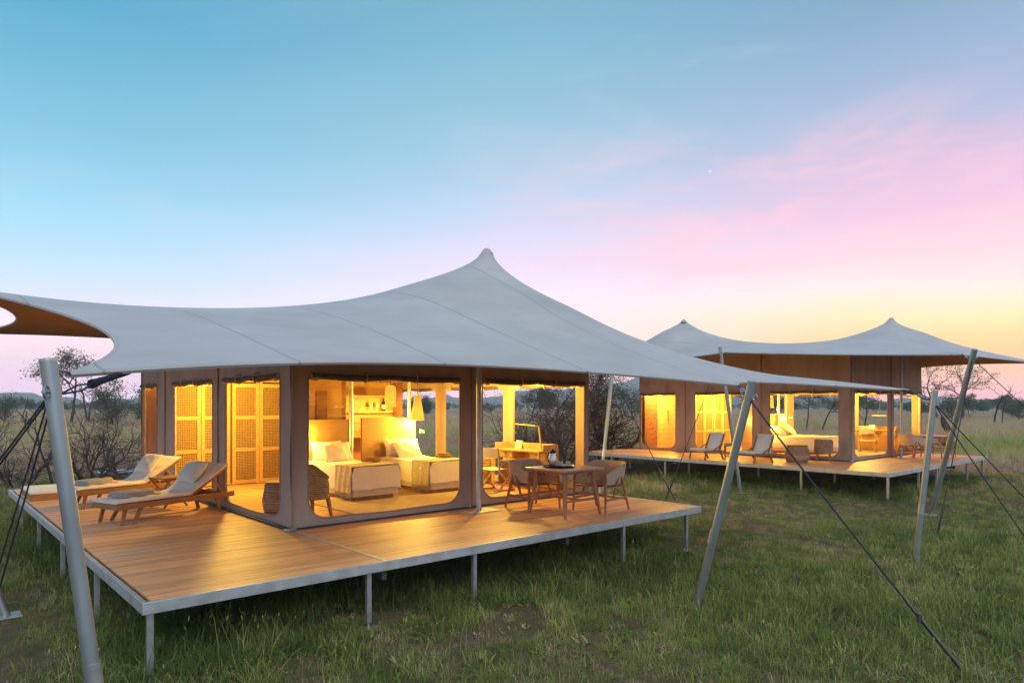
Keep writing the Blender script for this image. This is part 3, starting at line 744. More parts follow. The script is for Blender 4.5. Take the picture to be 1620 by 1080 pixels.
def deco_lounger(o, what):
    loc = Vector(o.location); rz = o.rotation_euler.z; M = Matrix.Rotation(rz, 3, 'Z')
    c = loc + M @ Vector((1.40, 0, .66)); p = pillow_mb(.44, .48, .19, puff=.5)
    place(p, (0, 0, 0), 0, R_(-50), 0); pl = p.build('pillow', 'linen', None, True); pl.location = c; pl.rotation_euler = (0, 0, rz)
    tag(pl, 'square cream pillow leaning on the raised back of the %s sun lounger' % what, 'pillow', 'pillows on the sun loungers')
    c = loc + M @ Vector((.40, .0, .388)); t = MB()
    for k in range(3): t.bbox((0, 0, .012 + k * .022), (.50 - k * .02, .40 - k * .015, .022), .009)
    tw = wrinkle(t, .003, 9).build('folded_towel', 'towel', None, True); tw.location = c; tw.rotation_euler = (0, 0, rz + .2)
    tag(tw, 'flat folded grey towel at the foot of the %s sun lounger' % what, 'towel', 'towels on the sun loungers')
    c = loc + M @ Vector((.66, .02, .384)); h = MB().lathe([(0, .085), (.05, .084), (.085, .07), (.095, .03), (.10, .012), (.17, .006), (.19, .002), (.17, 0), (0, 0)], 24)
    ht = h.build('straw_hat', 'straw', None, True); ht.location = c; tag(ht, 'round straw hat lying on the %s sun lounger' % what, 'hat', 'hats on the sun loungers')
lg1 = make_lounger('wooden sun lounger with cream mattress beside the tent column', (.55, 4.68, DK), R_(18))
deco_lounger(lg1, 'nearer')
lg2 = make_lounger('wooden sun lounger with cream mattress at the deck end, before the canvas corner', (.42, 6.85, DK), R_(18))
deco_lounger(lg2, 'deck-end')

def folding_table(label, loc, rz, wood='teak', w=.46, h=.50):
    o = thing('side_table', label, 'table', loc, rz)
    for k in range(6): MB().bbox((-w / 2 + w * (k + .5) / 6, 0, h), (w / 6 - .008, w, .02), .004).build('top_slat', wood, o)
    for s in (-1, 1): MB().bbox((0, s * (w / 2 - .03), h - .022), (w - .02, .03, .024), .004).build('top_rail', wood, o)
    for s in (-1, 1):
        for q in (-1, 1): MB().bar((q * w * .42, s * (w / 2 - .03 - .022 * (q > 0)), h - .03), (-q * w * .46, s * (w / 2 - .03 - .022 * (q > 0)), 0), .02, .036, (0, 1, 0)).build('cross_leg', wood, o)
    for q in (-1, 1): MB().bar((q * w * .30, -w / 2 + .03, .12), (q * w * .30, w / 2 - .03, .12), .022).build('stretcher', wood, o)
    return o
folding_table('low slatted wooden side table between the two sun loungers', (1.78, 6.05, DK), R_(20))
# low white-topped step at the deck's far corner
sb = thing('deck_pad', 'low flat wooden box with white top at the far corner of the lounger deck', 'box', (.42, 8.95, DK))
MB().bbox((0, 0, .06), (.70, 1.25, .12), .01).build('box_side', 'teak', sb); MB().bbox((0, 0, .145), (.72, 1.27, .05), .02).build('white_top', 'linen', sb, True)

# --- dining set
def dining_table(label, loc, rz=0.0):
    o = thing('dining_table', label, 'table', loc, rz, 'square dining tables on the decks')
    for k in range(5): MB().bbox((-.36 + .18 * k, 0, .735), (.177, .90, .028), .004).build('top_board', 'table_top', o)
    for s in (-1, 1): MB().bbox((0, s * .36, .70), (.78, .03, .04), .004).build('apron', 'dark_teak', o)
    for s in (-1, 1): MB().bbox((s * .36, 0, .6995), (.03, .69, .04), .004).build('apron', 'dark_teak', o)
    for sx in (-1, 1):
        for sy in (-1, 1):
            MB().bar((sx * .30, sy * .30, .72), (sx * .40, sy * .40, 0), .055, .055, (0, 0, 1), .034, .034).build('leg', 'dark_teak', o)
    for s in (-1, 1): MB().bar((-.36, s * .355, .26), (.36, s * .355, .26), .025, .035).build('stretcher', 'dark_teak', o)
    MB().bar((0, -.355, .26), (0, .355, .26), .025, .033).build('stretcher', 'dark_teak', o)
    return o
def sling_chair(label, loc, rz):
    """front is -y"""
    o = thing('sling_chair', label, 'chair', loc, rz, 'canvas sling chairs at the dining tables')
    # canvas shell: back and arms in one wrap, top edge falling to the front
    n = 26; out = []; inn = []
    for i in range(n + 1):
        t = -1 + 2 * i / n; a = abs(t); w = .315
        if a > .42: q = (a - .42) / .58; x = math.copysign(w, t); y = .22 - q * .52
        else: an = t / .42 * math.pi / 2; x = w * math.sin(an); y = .22 + .13 * math.cos(an)
        if a > .36 and a <= .42: x = math.copysign(w, t)
        top = .80 - .17 * max(0, (a - .3) / .7) ** 1.1; bot = .42 + .02 * a - .0
        flare = 1.10
        out.append((x, y, top, bot, flare))
    rows_o = [[(x * .86, y - .02 if y > 0 else y, bot) for x, y, top, bot, f in out], [(x * 1.0, y, (bot * .6 + top * .4)) for x, y, top, bot, f in out], [(x * 1.06, y * (1.15 if y > 0 else 1.0), top) for x, y, top, bot, f in out]]
    rows_i = [[(p[0] * .955, p[1] - .018, p[2]) for p in r] for r in rows_o]
    mb = MB(); mb.grid(rows_o); mb.grid([r[::-1] for r in rows_i]); mb.grid([rows_o[2], rows_i[2]]); mb.grid([rows_i[0], rows_o[0]])
    mb.grid([[r[0] for r in rows_i], [r[0] for r in rows_o]]); mb.grid([[r[-1] for r in rows_o], [r[-1] for r in rows_i]])
    mb.build('sling', 'sling', o, True)
    sp = []
    for i in range(9):
        y = -.29 + .60 * i / 8; sp.append([(x, y, .425 + .018 * (abs(x) / .27) ** 2 - .03 * math.sin(math.pi * i / 8) + .02) for x in np.linspace(-.28, .28, 9)])
    se = MB(); se.grid(sp); se.grid([[(p[0], p[1], p[2] - .03) for p in r][::-1] for r in sp]); se.build('seat', 'sling', o, True)
    for s in (-1, 1):
        MB().bar((s * .305, -.30, .645), (s * .32, -.33, 0), .036, .036, (0, 1, 0), .026, .026).build('front_leg', 'dark_teak', o)
        MB().bar((s * .30, .16, .56), (s * .325, .36, 0), .036, .036, (0, 1, 0), .026, .026).build('back_leg', 'dark_teak', o)
        MB().bar((s * .302, .10, .60), (s * .312, -.10, .215), .028, .030, (0, 1, 0)).build('brace', 'dark_teak', o)
        MB().bar((s * .318, -.325, .215), (s * .318, .29, .215), .022, .036).build('side_stretcher', 'dark_teak', o)
        MB().bar((s * .30, -.30, .405), (s * .30, .22, .405), .022, .034).build('seat_rail', 'dark_teak', o)
    MB().bar((-.31, -.305, .30), (.31, -.305, .30), .022, .034).build('front_stretcher', 'dark_teak', o)
    MB().bar((-.315, .30, .19), (.315, .30, .19), .022, .034).build('back_stretcher', 'dark_teak', o)
    return o
dt1 = dining_table('square wooden dining table laid with a jug and cups', (6.30, .95, DK))
ch1 = sling_chair('canvas sling chair with its back to the tent wall, behind the laid dining table', (6.38, 1.78, DK), R_(0) - .12)
ch2 = sling_chair('canvas sling chair at the open end of the larger deck, facing the laid dining table', (7.06, .86, DK), R_(-90) + .12)
TT = DK + .7505
tray = tag(MB().lathe([(0, .0), (.245, 0), (.26, .012), (.262, .022), (.25, .02), (.24, .008), (0, .006)], 32).build('serving_tray', 'black_plastic', None, True), 'round dark tray under the jug and cups on the dining table', 'tray'); tray.location = (6.27, 1.05, TT)
jug = thing('coffee_jug', 'steel vacuum jug with black lid standing on the tray', 'jug', (6.19, 1.12, TT + .009))
MB().lathe([(0, 0), (.062, 0), (.066, .01), (.062, .12), (.05, .19), (.046, .215), (0, .215)], 24).build('body', 'steel', jug, True)
MB().lathe([(.05, .21), (.05, .235), (.035, .25), (.022, .255), (.02, .275), (0, .277)], 20).bbox((.055, 0, .235), (.045, .03, .02), .006).build('lid', 'black_plastic', jug, True)
MB().tube([(-.045, 0, .225), (-.09, 0, .22), (-.105, 0, .17), (-.095, 0, .10), (-.062, 0, .06)], .009, 8).build('handle', 'black_plastic', jug, True)
for k, (dx, dy, lb) in enumerate(((.10, -.04, 'white cup nearest the jug on the tray'), (.16, .09, 'white cup behind the other cups on the tray'), (.22, -.10, 'white cup farthest from the jug on the tray'))):
    c = thing('cup', lb, 'cup', (6.19 + dx, 1.08 + dy, TT + .009), .7 * k, 'cups on the tray')
    MB().lathe([(0, .004), (.062, .008), (.075, .016), (.072, .019), (.03, .012), (0, .012)], 22).build('saucer', 'porcelain', c, True)
    MB().lathe([(0, .013), (.026, .013), (.036, .03), (.042, .075), (.039, .075), (.033, .03), (0, .02)], 20).build('bowl', 'porcelain', c, True)
    MB().tube([(.040, 0, .062), (.062, 0, .058), (.06, 0, .035), (.036, 0, .03)], .005, 6).build('handle', 'porcelain', c, True)
dup(dt1, (23.5, .95, DK), .06, 'square wooden dining table on the farther deck, bare top')
dup(ch1, (23.05, 1.35, DK), R_(62), 'canvas sling chair by the farther tent wall, turned toward the bare dining table')
dup(ch2, (24.30, .86, DK), R_(-82), 'canvas sling chair at the outer end of the farther deck, facing the bare dining table')

# --- low lounge chairs of the second tent
def lounge_chair(label, loc, rz):
    o = thing('lounge_chair', label, 'chair', loc, rz, 'low lounge chairs on the farther deck')   # front is -x
    for s in (-1, 1):
        MB().bbox((.0, s * .33, .27), (.86, .03, .06), .006).build('side_rail', 'teak', o)
        MB().bar((-.36, s * .33, .26), (-.42, s * .33, 0), .03, .05, (0, 1, 0)).build('leg', 'teak', o)
        MB().bar((.26, s * .33, .26), (.40, s * .33, 0), .03, .05, (0, 1, 0)).build('leg', 'teak', o)
        MB().bar((.22, s * .30, .27), (.46, s * .30, .80), .03, .045, (0, 1, 0)).build('back_rail', 'teak', o)
        MB().bar((.36, s * .335, .50), (-.05, s * .335, .30), .028, .034, (0, 1, 0)).build('brace', 'teak', o)
    pr = [(-.44, .33), (-.36, .37), (0, .345), (.24, .32), (.30, .36), (.38, .58), (.48, .84), (.50, .855)]
    top = [[(x, y, z) for y in np.linspace(-.31, .31, 7)] for x, z in pr]; bot = [[(x + .02, y, z - .055) for y in np.linspace(.31, -.31, 7)] for x, z in pr]
    mb = MB(); mb.grid(top); mb.grid(bot)
    for sel in (0, -1): mb.grid([[r[sel] for r in top], [r[-1 - sel if sel == 0 else 0] for r in bot]])
    mb.grid([top[0], [bot[0][6 - j] for j in range(7)]]); mb.grid([[bot[-1][6 - j] for j in range(7)], top[-1]])
    mb.build('seat_pad', 'cushion', o, True)
    return o
lc1 = lounge_chair('low wooden lounge chair with grey pad, beside the shower opening', tuple(at(1118, 21.9, DK)), R_(-12))
lc2 = copy_tree(lc1); lc2.location = at(1194, 20.6, DK); lc2['label'] = 'low wooden lounge chair with grey pad, beside the bed opening of the farther tent'
p_ = at(1156, 21.6, DK); ft2 = folding_table('small dark folding table between the two low lounge chairs', tuple(p_), .5, 'dark_teak', .42, .46)
tw = MB()
for k in range(2): tw.bbox((0, 0, .02 + k * .035), (.34, .28, .034), .012)
t_ = tw.build('folded_towel', 'towel', None, True); t_.location = p_ + Vector((0, 0, .472)); tag(t_, 'grey towel folded on the small folding table of the farther deck', 'towel')

# --- beds: head at +y
def bed(label, loc, W_=.95, Ln=2.0, hb=None, group='beds inside the tents', n_pillow=3, wide=None):
    o = thing('bed', label, 'bed', loc, 0, group)
    MB().bbox((0, 0, .05), (W_ - .16, Ln - .16, .10), .01).build('plinth', 'dark_teak', o)
    sk = MB(); n = 60; ring = []
    for zz, f in ((.40, 0), (.09, 1)):
        row = []
        for k in range(n + 1):
            t = k / n * 4; side = int(t) % 4; q = t - int(t) if k < n else 0
            if k == n: side = 0
            pts = [(-W_ / 2, -Ln / 2), (W_ / 2, -Ln / 2), (W_ / 2, Ln / 2), (-W_ / 2, Ln / 2), (-W_ / 2, -Ln / 2)]
            a, b = pts[side], pts[side + 1]; wv = .008 * f * math.sin(k * 2.6)
            row.append(((a[0] + (b[0] - a[0]) * q) * .985 + wv, (a[1] + (b[1] - a[1]) * q) * .99 + wv, zz))
        ring.append(row)
    sk.grid(ring).build('bed_skirt', 'skirt', o, True)
    du = MB(); nx, ny = 16, 22; P = []
    hw, hl_ = W_ / 2 + .015, Ln / 2 + .015
    for j in range(ny + 1):
        row = []
        v = -1 + 2 * j / ny
        for i in range(nx + 1):
            u = -1 + 2 * i / nx
            ex = max(0, (abs(u) - .82) / .18); ey = max(0, (abs(v) - .91) / .09) if v < 0 else 0
            e = min(1, max(ex, ey))
            x = math.copysign(min(hw, abs(u) / .82 * hw * (1 - 0)), u) if abs(u) < .82 else math.copysign(hw, u)
            x = u / .82 * hw if abs(u) < .82 else math.copysign(hw + .012 * math.sin(ex * 3), u)
            y = (v / .91 * hl_ if v > -.91 else -hl_ - .012 * math.sin(ey * 3)) if v < 0 else v * hl_
            z = .62 + .014 * math.sin(u * 5 + v * 3) * math.sin(v * 7) - .025 * (abs(u) ** 6) - e * .40 + .006 * e * math.sin(i * 1.7 + j * 1.3)
            row.append((x, y, z))
        P.append(row)
    du.grid(P).build('duvet', 'white_linen', o, True)
    MB().bbox((0, 0, .47), (W_ - .01, Ln - .01, .28), .05).build('mattress', 'white_linen', o, True)
    if hb: 
        MB().bbox((hb[0], Ln / 2 + .05, hb[2] / 2), (hb[1], .06, hb[2]), .008).build('headboard', 'honey_wood', o)
        MB().bbox((hb[0], Ln / 2 + .05, hb[2] + .012), (hb[1] + .01, .09, .025), .005).build('headboard_cap', 'honey_wood', o)
    for k in range(n_pillow):
        if wide: x, y, z, r = (-.42 + .84 * (k % 2)), Ln / 2 - .22 - .10 * (k // 2), .80, -.9 + .1 * (k // 2)
        else: x, y, z, r = ((-.06, .10, -.02)[k]), Ln / 2 - .14 - .13 * k, .80 - .012 * k, -1.15 + .12 * k
        p = pillow_mb(.66 if k < 2 else .60, .46, .17, puff=.5, seed=k); place(p, (x, y, z), -r, 0, .12 * (k - 1)); p.build('pillow', 'white_linen', o, True)
    return o
def throw_over(label, loc, W_, y0, y1, drop=.47):
    """woven throw laid across the foot of a bed, both ends hanging down with a fringe"""
    o = thing('throw_blanket', label, 'blanket', loc, 0, 'woven throws across the beds')
    hw = W_ / 2 + .035; pr = [(-hw - .03, .632 - drop)] + [(-hw - .02 * math.sin(k), .632 - drop * (1 - k / 5)) for k in range(1, 5)] + [(-hw + .02, .640)] + [(x, .643) for x in np.linspace(-hw + .1, hw - .1, 8)] + [(hw - .02, .640)] + [(hw + .02 * math.sin(k), .632 - drop * (k / 5)) for k in range(1, 5)] + [(hw + .03, .632 - drop)]
    P = [[(x + .010 * math.sin(y * 31 + z * 5) * (abs(x) > hw - .03), y + (abs(z - .64) * .10 if abs(x) > hw - .03 else 0) * math.sin(3 * y), z + .006 * math.sin(y * 19 + x * 3)) for y in np.linspace(y0, y1, 16)] for x, z in pr]
    lo = [[(p[0] * .99, p[1], p[2] - .012) for p in r] for r in P]
    mb = MB(); mb.grid(P); mb.grid([r[::-1] for r in lo])
    for e in (0, -1): mb.grid([[r[e] for r in P], [r[e] for r in lo]])
    mb.build('cloth', 'throw', o, True)
    fr = MB()
    for s, row in ((-1, P[0]), (1, P[-1])):
        for k in range(26):
            t = k / 25 * 15; a = row[int(t)]; b = row[min(15, int(t) + 1)]; f = t - int(t); x, y, z = (a[i] + (b[i] - a[i]) * f for i in range(3))
            fr.tube([(x, y, z), (x + s * .006, y + .004 * math.sin(k * 5), z - .05), (x + s * .004 * math.sin(k), y + .01 * math.sin(k * 3), z - .10)], [.005, .006, .004], 4)
    tag(fr.build('fringe', 'throw', o), None, None, None, 'stuff')
    return o
bA = bed('single bed with white linen against the wooden wall, nearest the wicker armchair', (4.86, 5.35, DK), hb=(0, 1.15, 1.42))
bB = bed('single bed with white linen and wide wooden headboard, under the wicker pendant', (6.54, 5.35, DK), hb=(-.18, 1.36, 1.44))
throw_over('beige fringed throw across the bed nearest the wicker armchair', (4.86, 5.35, DK), .95, -.98, -.36)
throw_over('beige fringed throw across the bed under the wicker pendant', (6.54, 5.35, DK), .95, -.98, -.36)
for x, lb in ((5.12, 'small brown folded robe on the bed nearest the wicker armchair'), (6.86, 'small brown folded robe on the bed under the wicker pendant')):
    mb = MB().bbox((0, 0, .02), (.30, .22, .05), .02).bbox((.02, .01, .058), (.24, .17, .045), .02)
    q = wrinkle(mb, .006, 9).build('folded_robe', 'robe', None, True); q.location = (x, 5.02, DK + .655); q.rotation_euler = (0, 0, .3); tag(q, lb, 'robe', 'folded robes on the beds')
b2 = bed('double bed with rumpled white cover inside the farther tent', (22.9, 4.95, DK), 1.62, 2.0, hb=(-.05, 1.75, 1.38), n_pillow=4, wide=True)
rug = tag(wrinkle(MB().bbox((5.6, 4.05, DK + .008), (3.7, 2.5, .012), .004), .001, 4).build('rug', 'rug', None), 'large pale beige rug under the twin beds', 'rug')
rug2 = tag(MB().bbox((23.2, 4.0, DK + .008), (4.2, 2.6, .012), .004).build('rug', 'rug', None), 'pale rug under the double bed of the farther tent', 'rug')

# --- wicker pieces
def wicker_stool(label, loc, r=.235, h=.50, m='wicker'):
    o = thing('wicker_stool', label, 'stool', loc)
    MB().lathe([(0, 0), (r * .80, 0), (r * .86, .03), (r * 1.0, h * .38), (r * 1.0, h * .52), (r * .86, h * .84), (r * .80, h), (0, h)], 32).build('basket_body', m, o, True)
    for k in range(9):
        z = h * (k + .6) / 9.4; t = z / h; rr = r * (.86 + .15 * math.sin(math.pi * min(1, t * 1.08)))
        MB().lathe([(rr - .006, z - .009), (rr + .006, z), (rr - .006, z + .009)], 32).build('woven_hoop', m, o, True)
    MB().lathe([(r * .84, h - .012), (r * .86, h + .008), (r * .82, h + .022), (0, h + .026)], 32).build('rim', 'pale_wicker', o, True)
    return o
ws1 = wicker_stool('barrel shaped woven stool just inside the tent opening by the wardrobe', (2.86, 4.02, DK))
ws2 = wicker_stool('broad dark woven ottoman in front of the double bed', tuple(at(1261, 20.9, DK)), .36, .50)
def wicker_chair(label, loc, rz, m='pale_wicker'):
    o = thing('wicker_armchair', label, 'chair', loc, rz, 'wicker armchairs')   # front +x
    n = 24; rows = []
    for lv in range(5):
        t = lv / 4; row = []
        for k in range(n + 1):
            an = R_(62 + 236 * k / n); a = abs(k / n - .5) * 2; top = .84 - .20 * max(0, (a - .55) / .45) ** .8
            z = .36 + (top - .36) * t; r = .30 + .02 * math.sin(math.pi * t); row.append((r * math.cos(an), r * math.sin(an), z))
        rows.append(row)
    mb = MB(); mb.grid(rows); inn = [[(x * .88, y * .88, z) for x, y, z in r] for r in rows]; mb.grid([r[::-1] for r in inn]); mb.grid([rows[-1], inn[-1]]); mb.grid([inn[0], rows[0]])
    mb.grid([[r[0] for r in inn], [r[0] for r in rows]]); mb.grid([[r[-1] for r in rows], [r[-1] for r in inn]])
    mb.build('back_shell', m, o, True)
    MB().lathe([(0, .40), (.27, .40), (.295, .375), (.295, .33), (0, .32)], 24).build('seat_frame', 'dark_teak', o, True)
    MB().lathe([(0, .47), (.22, .47), (.26, .445), (.26, .405), (0, .40)], 24).build('seat_cushion', 'linen', o, True)
    MB().tube([(x, y, z + .012) for x, y, z in rows[-1]], .022, 6).build('top_rail', m, o, True)
    for sx, sy in ((1, 1), (1, -1), (-1, 1), (-1, -1)): MB().bar((sx * .19, sy * .19, .35), (sx * .24, sy * .23, 0), .05, .05, (0, 0, 1), .03, .03).build('leg', 'dark_teak', o)
    return o
wc1 = wicker_chair('pale wicker tub armchair inside the near tent corner, before the twin beds', (2.98, 3.12, DK), R_(12))
pcs = tag(place(pillow_mb(.34, .34, .12), (0, 0, 0), 0, R_(65), 0).build('small_pillow', 'linen', None, True), 'small white pillow on the wicker armchair before the twin beds', 'pillow'); pcs.location = (2.93, 3.12, DK + .62); pcs.rotation_euler = (0, 0, R_(12))
wc2 = wicker_chair('dark wicker armchair beside the broad woven ottoman', tuple(at(1303, 20.9, DK)), R_(20), 'wicker'); wc2.scale = (.85, .85, .8)
lb = thing('laundry_basket', 'tall round basket with blue cloth on top beside the writing desk', 'basket', (8.12, 5.22, DK))
MB().lathe([(0, 0), (.20, 0), (.215, .30), (.225, .56), (.21, .56), (.20, .30), (0, .03)], 28).build('basket_body', 'pale_wicker', lb, True)
MB().lathe([(0, .64), (.12, .63), (.20, .60), (.225, .565), (.20, .55), (0, .55)], 24).build('cloth', 'blue_cloth', lb, True)

# --- writing desk and director chair
def desk(label, loc, rz=0):
    o = thing('writing_desk', label, 'desk', loc, rz, 'writing desks in the tents')      # front -x
    MB().bbox((0, 0, .80), (.56, 1.52, .03), .004).build('top', 'pale_wood', o)
    MB().bbox((.10, -.50, .70), (.34, .50, .17), .004).build('drawer_box', 'pale_wood', o)
    MB().bbox((.10, .50, .70), (.34, .50, .17), .004).build('drawer_box', 'pale_wood', o)
    for s in (-.5, .5): 
        d_ = MB().bbox((-.078, s, .70), (.016, .46, .14), .003).build('drawer_front', 'pale_wood', o); MB().bbox((-.092, s, .72), (.014, .10, .015), .003).build('handle', 'dark_metal', d_)
    MB().bbox((.24, 0, .875), (.05, 1.52, .12), .004).build('gallery', 'pale_wood', o)
    for s in (-1, 1): MB().bbox((.05, s * .74, .875), (.42, .03, .12), .004).build('gallery_end', 'pale_wood', o)
    MB().bbox((.25, 0, .40), (.02, 1.40, .76), .003).build('back_panel', 'honey_wood', o)
    for sx, sy in ((-1, 1), (-1, -1), (1, 1), (1, -1)): MB().bbox((sx * .25, sy * .72, .392), (.05, .05, .784), .005).build('leg', 'pale_wood', o)
    return o
dk1 = desk('pale wooden writing desk with gallery at the open side of the larger tent', (8.16, 3.95, DK))
dk2 = dup(dk1, (25.75, 3.5, DK), 0, 'pale wooden writing desk glowing inside the farther tent')
def desk_lamp(label, loc, rz):
    o = thing('desk_lamp', label, 'lamp', loc, rz)
    MB().bbox((0, 0, .012), (.14, .14, .024), .005).build('base', 'pale_wood', o)
    MB().bar((0, 0, .02), (-.07, 0, .50), .022, .03, (0, 1, 0)).build('arm', 'pale_wood', o)
    MB().bar((-.07, .06, .50), (-.12, .66, .53), .03, .02).build('head_bar', 'pale_wood', o)
    MB().bar((-.07, .0, .495), (-.075, .10, .505), .03, .024).build('joint', 'dark_metal', o)
    return o
desk_lamp('angled wooden desk lamp on the writing desk of the larger tent', (8.16, 3.42, DK + .816), 0)
bk = tag(MB().bbox((0, 0, .09), (.012, .20, .17), .002, 0, Matrix.Rotation(R_(18), 3, 'Y')).bbox((.05, 0, .06), (.012, .14, .13), .002, 0, Matrix.Rotation(R_(-24), 3, 'Y')).build('card_stand', 'paper', None), 'propped white card on the writing desk of the larger tent', 'card'); bk.location = (8.2, 4.15, DK + .816)
bk2 = bk.copy(); COL.objects.link(bk2); bk2.location = (25.78, 3.65, DK + .816); bk2['label'] = 'propped white card on the writing desk of the farther tent'
dlamp2 = thing('pendant_disc', 'thin glowing disc lamp hanging over the farther writing desk', 'lamp', (25.6, 3.3, 2.05))
MB().lathe([(0, 0), (.26, 0), (.27, .015), (.25, .03), (0, .04)], 24).build('disc', 'shade', dlamp2, True); MB().tube([(0, 0, .03), (0, 0, 1.2)], .006, 5).build('cord', 'dark_metal', dlamp2)
def director(label, loc, rz):
    o = thing('director_chair', label, 'chair', loc, rz, 'folding director chairs')     # front +x
    for s in (-1, 1):
        MB().bar((s * .24, -.26, 0), (-s * .24, -.26, .44), .026, .04, (0, 1, 0)).build('cross_leg', 'pale_wood', o)
        MB().bar((s * .24, .26, 0), (-s * .24, .26, .44), .026, .04, (0, 1, 0)).build('cross_leg', 'pale_wood', o)
        MB().bar((-.22, s * .27, .42), (-.26, s * .27, .88), .03).build('back_post', 'pale_wood', o)
        MB().bar((.24, s * .27, .44), (.24, s * .27, .62), .03).build('arm_post', 'pale_wood', o)
        MB().bar((-.25, s * .27, .63), (.28, s * .27, .63), .045, .024).build('arm', 'pale_wood', o)
        MB().bar((-.26, s * .26, .02), (.26, s * .26, .02), .026, .03).build('floor_rail', 'pale_wood', o)
    MB().grid([[(x, y, .455 - .03 * math.cos(y / .27 * math.pi / 2)) for y in np.linspace(-.27, .27, 9)] for x in np.linspace(-.22, .22, 5)]).build('seat', 'linen', o, True)
    MB().bbox((-.25, 0, .78), (.02, .57, .19), .006).build('back_cloth', 'linen', o, True)
    return o
dc1 = director('folding director chair with pale canvas back at the desk of the larger tent', (7.45, 4.0, DK), R_(8))
dc2 = dup(dc1, (25.0, 3.5, DK), R_(12), 'folding director chair with pale canvas back at the desk of the farther tent')

# --- wardrobes with cane doors
def wardrobe(label, loc, n=4, w=.60, h=2.25, gap_after=2):
    o = thing('cane_wardrobe', label, 'wardrobe', loc, 0, 'wardrobes with cane doors')
    x = 0.0
    tot = n * w + .04
    MB().bbox((tot / 2, .55, h / 2), (tot, .03, h), .004).build('back_panel', 'honey_wood', o)
    MB().bbox((tot / 2, .28, h + .02), (tot + .04, .60, .04), .004).build('top_board', 'honey_wood', o)
    for xx in (-.02, tot + .02): MB().bbox((xx, .28, h / 2 - .001), (.03, .58, h - .004), .004).build('side_panel', 'honey_wood', o)
    for k in range(n):
        if k == gap_after: x += .04
        d = thing('door', None, None, (x + w / 2, 0, 0)); d.parent = o; d.location = (x + w / 2, 0, 0)
        sw = .075
        for s in (-1, 1): MB().bbox((s * (w / 2 - sw / 2 - .004), 0, h / 2), (sw, .035, h - .02), .004).build('stile', 'pale_wood', d)
        for z in (.06, .06 + (h - .14) / 3, .06 + (h - .14) * 2 / 3, h - .075): MB().bbox((0, .001, z), (w - 2 * sw - .006, .03, .085), .004).build('rail', 'pale_wood', d)
        for q in range(3):
            z0_ = .06 + (h - .14) * q / 3 + .045; z1_ = .06 + (h - .14) * (q + 1) / 3 - .04
            MB().bbox((0, .006, (z0_ + z1_) / 2), (w - 2 * sw, .008, z1_ - z0_), .001).build('cane_panel', 'cane', d)
        x += w
    return o
wd1 = wardrobe('tall wooden wardrobe with four cane doors behind the sun loungers', (2.46, 8.5, DK))
wd2 = dup(wd1, (20.2, 7.72, DK), 0, 'tall wooden wardrobe with cane doors behind the low lounge chairs')

# --- wooden partitions
def board_wall(label, p, q, h, bh=.19, wood='honey_wood', name='partition_wall', extra=None):
    p, q = Vector(p), Vector(q); Lw = (q - p).length; an = math.atan2(q.y - p.y, q.x - p.x)
    o = thing(name, label, 'wall', (p.x, p.y, DK), an, 'wooden partitions inside the tents'); n = int(h / bh)
    me = MB().bbox((Lw / 2, 0, 0), (Lw, .03, bh - .006), .003).mesh('board', wood)
    for k in range(n): inst('board', me, o, (0, .002 * ((k * 7) % 3), bh * (k + .5)))
    return o
pw1 = board_wall('honey board partition behind the bed nearest the wicker armchair', (4.2, 6.48), (5.36, 6.48), 2.35)
MB().bbox((.60, -.03, 1.66), (.24, .02, .74), .004).build('mirror_recess', 'brown_wood', pw1)
MB().bbox((.22, -.03, 1.48), (.10, .03, .12), .004).build('switch_plate', 'paper', pw1)
pw2 = board_wall('board wall with shelves behind the wide headboard', (5.45, 7.60), (7.2, 7.60), 2.4, wood='honey_wood')
for z in (1.95, 1.58, 1.02): MB().bbox((.78, -.17, z), (1.55, .30, .03), .004).build('shelf', 'pale_wood', pw2)
pw3 = board_wall('darker side board wall at the end of the shelves', (7.2, 7.58), (7.2, 7.18), 2.35, wood='brown_wood')
pw4 = board_wall('board wall with a round knob seen through the endmost side opening', (2.75, 10.05), (4.3, 10.05), 2.4, wood='honey_wood')
MB().tube([(.35, .02, 1.35), (.35, .10, 1.35)], .025, 10).build('knob', 'dark_metal', pw4, True)
pw5 = board_wall('pale shower wall with a hook inside the farther tent', (20.98, 10.0), (23.2, 10.0), 2.35, wood='pale_wood', name='shower_wall')
MB().tube([(.62, -.03, 1.5), (.62, -.10, 1.5), (.62, -.10, 1.42)], .018, 8).tube([(.62, -.08, 1.44), (.65, -.08, 1.0)], .012, 6).build('shower_hook', 'dark_metal', pw5, True)
board_wall('dark board panel beside the shower wall of the farther tent', (20.16, 10.0), (20.96, 10.0), 2.35, wood='brown_wood')
pw6 = board_wall('board wall behind the double bed of the farther tent', (20.7, 6.1), (21.9, 6.1), 2.35)
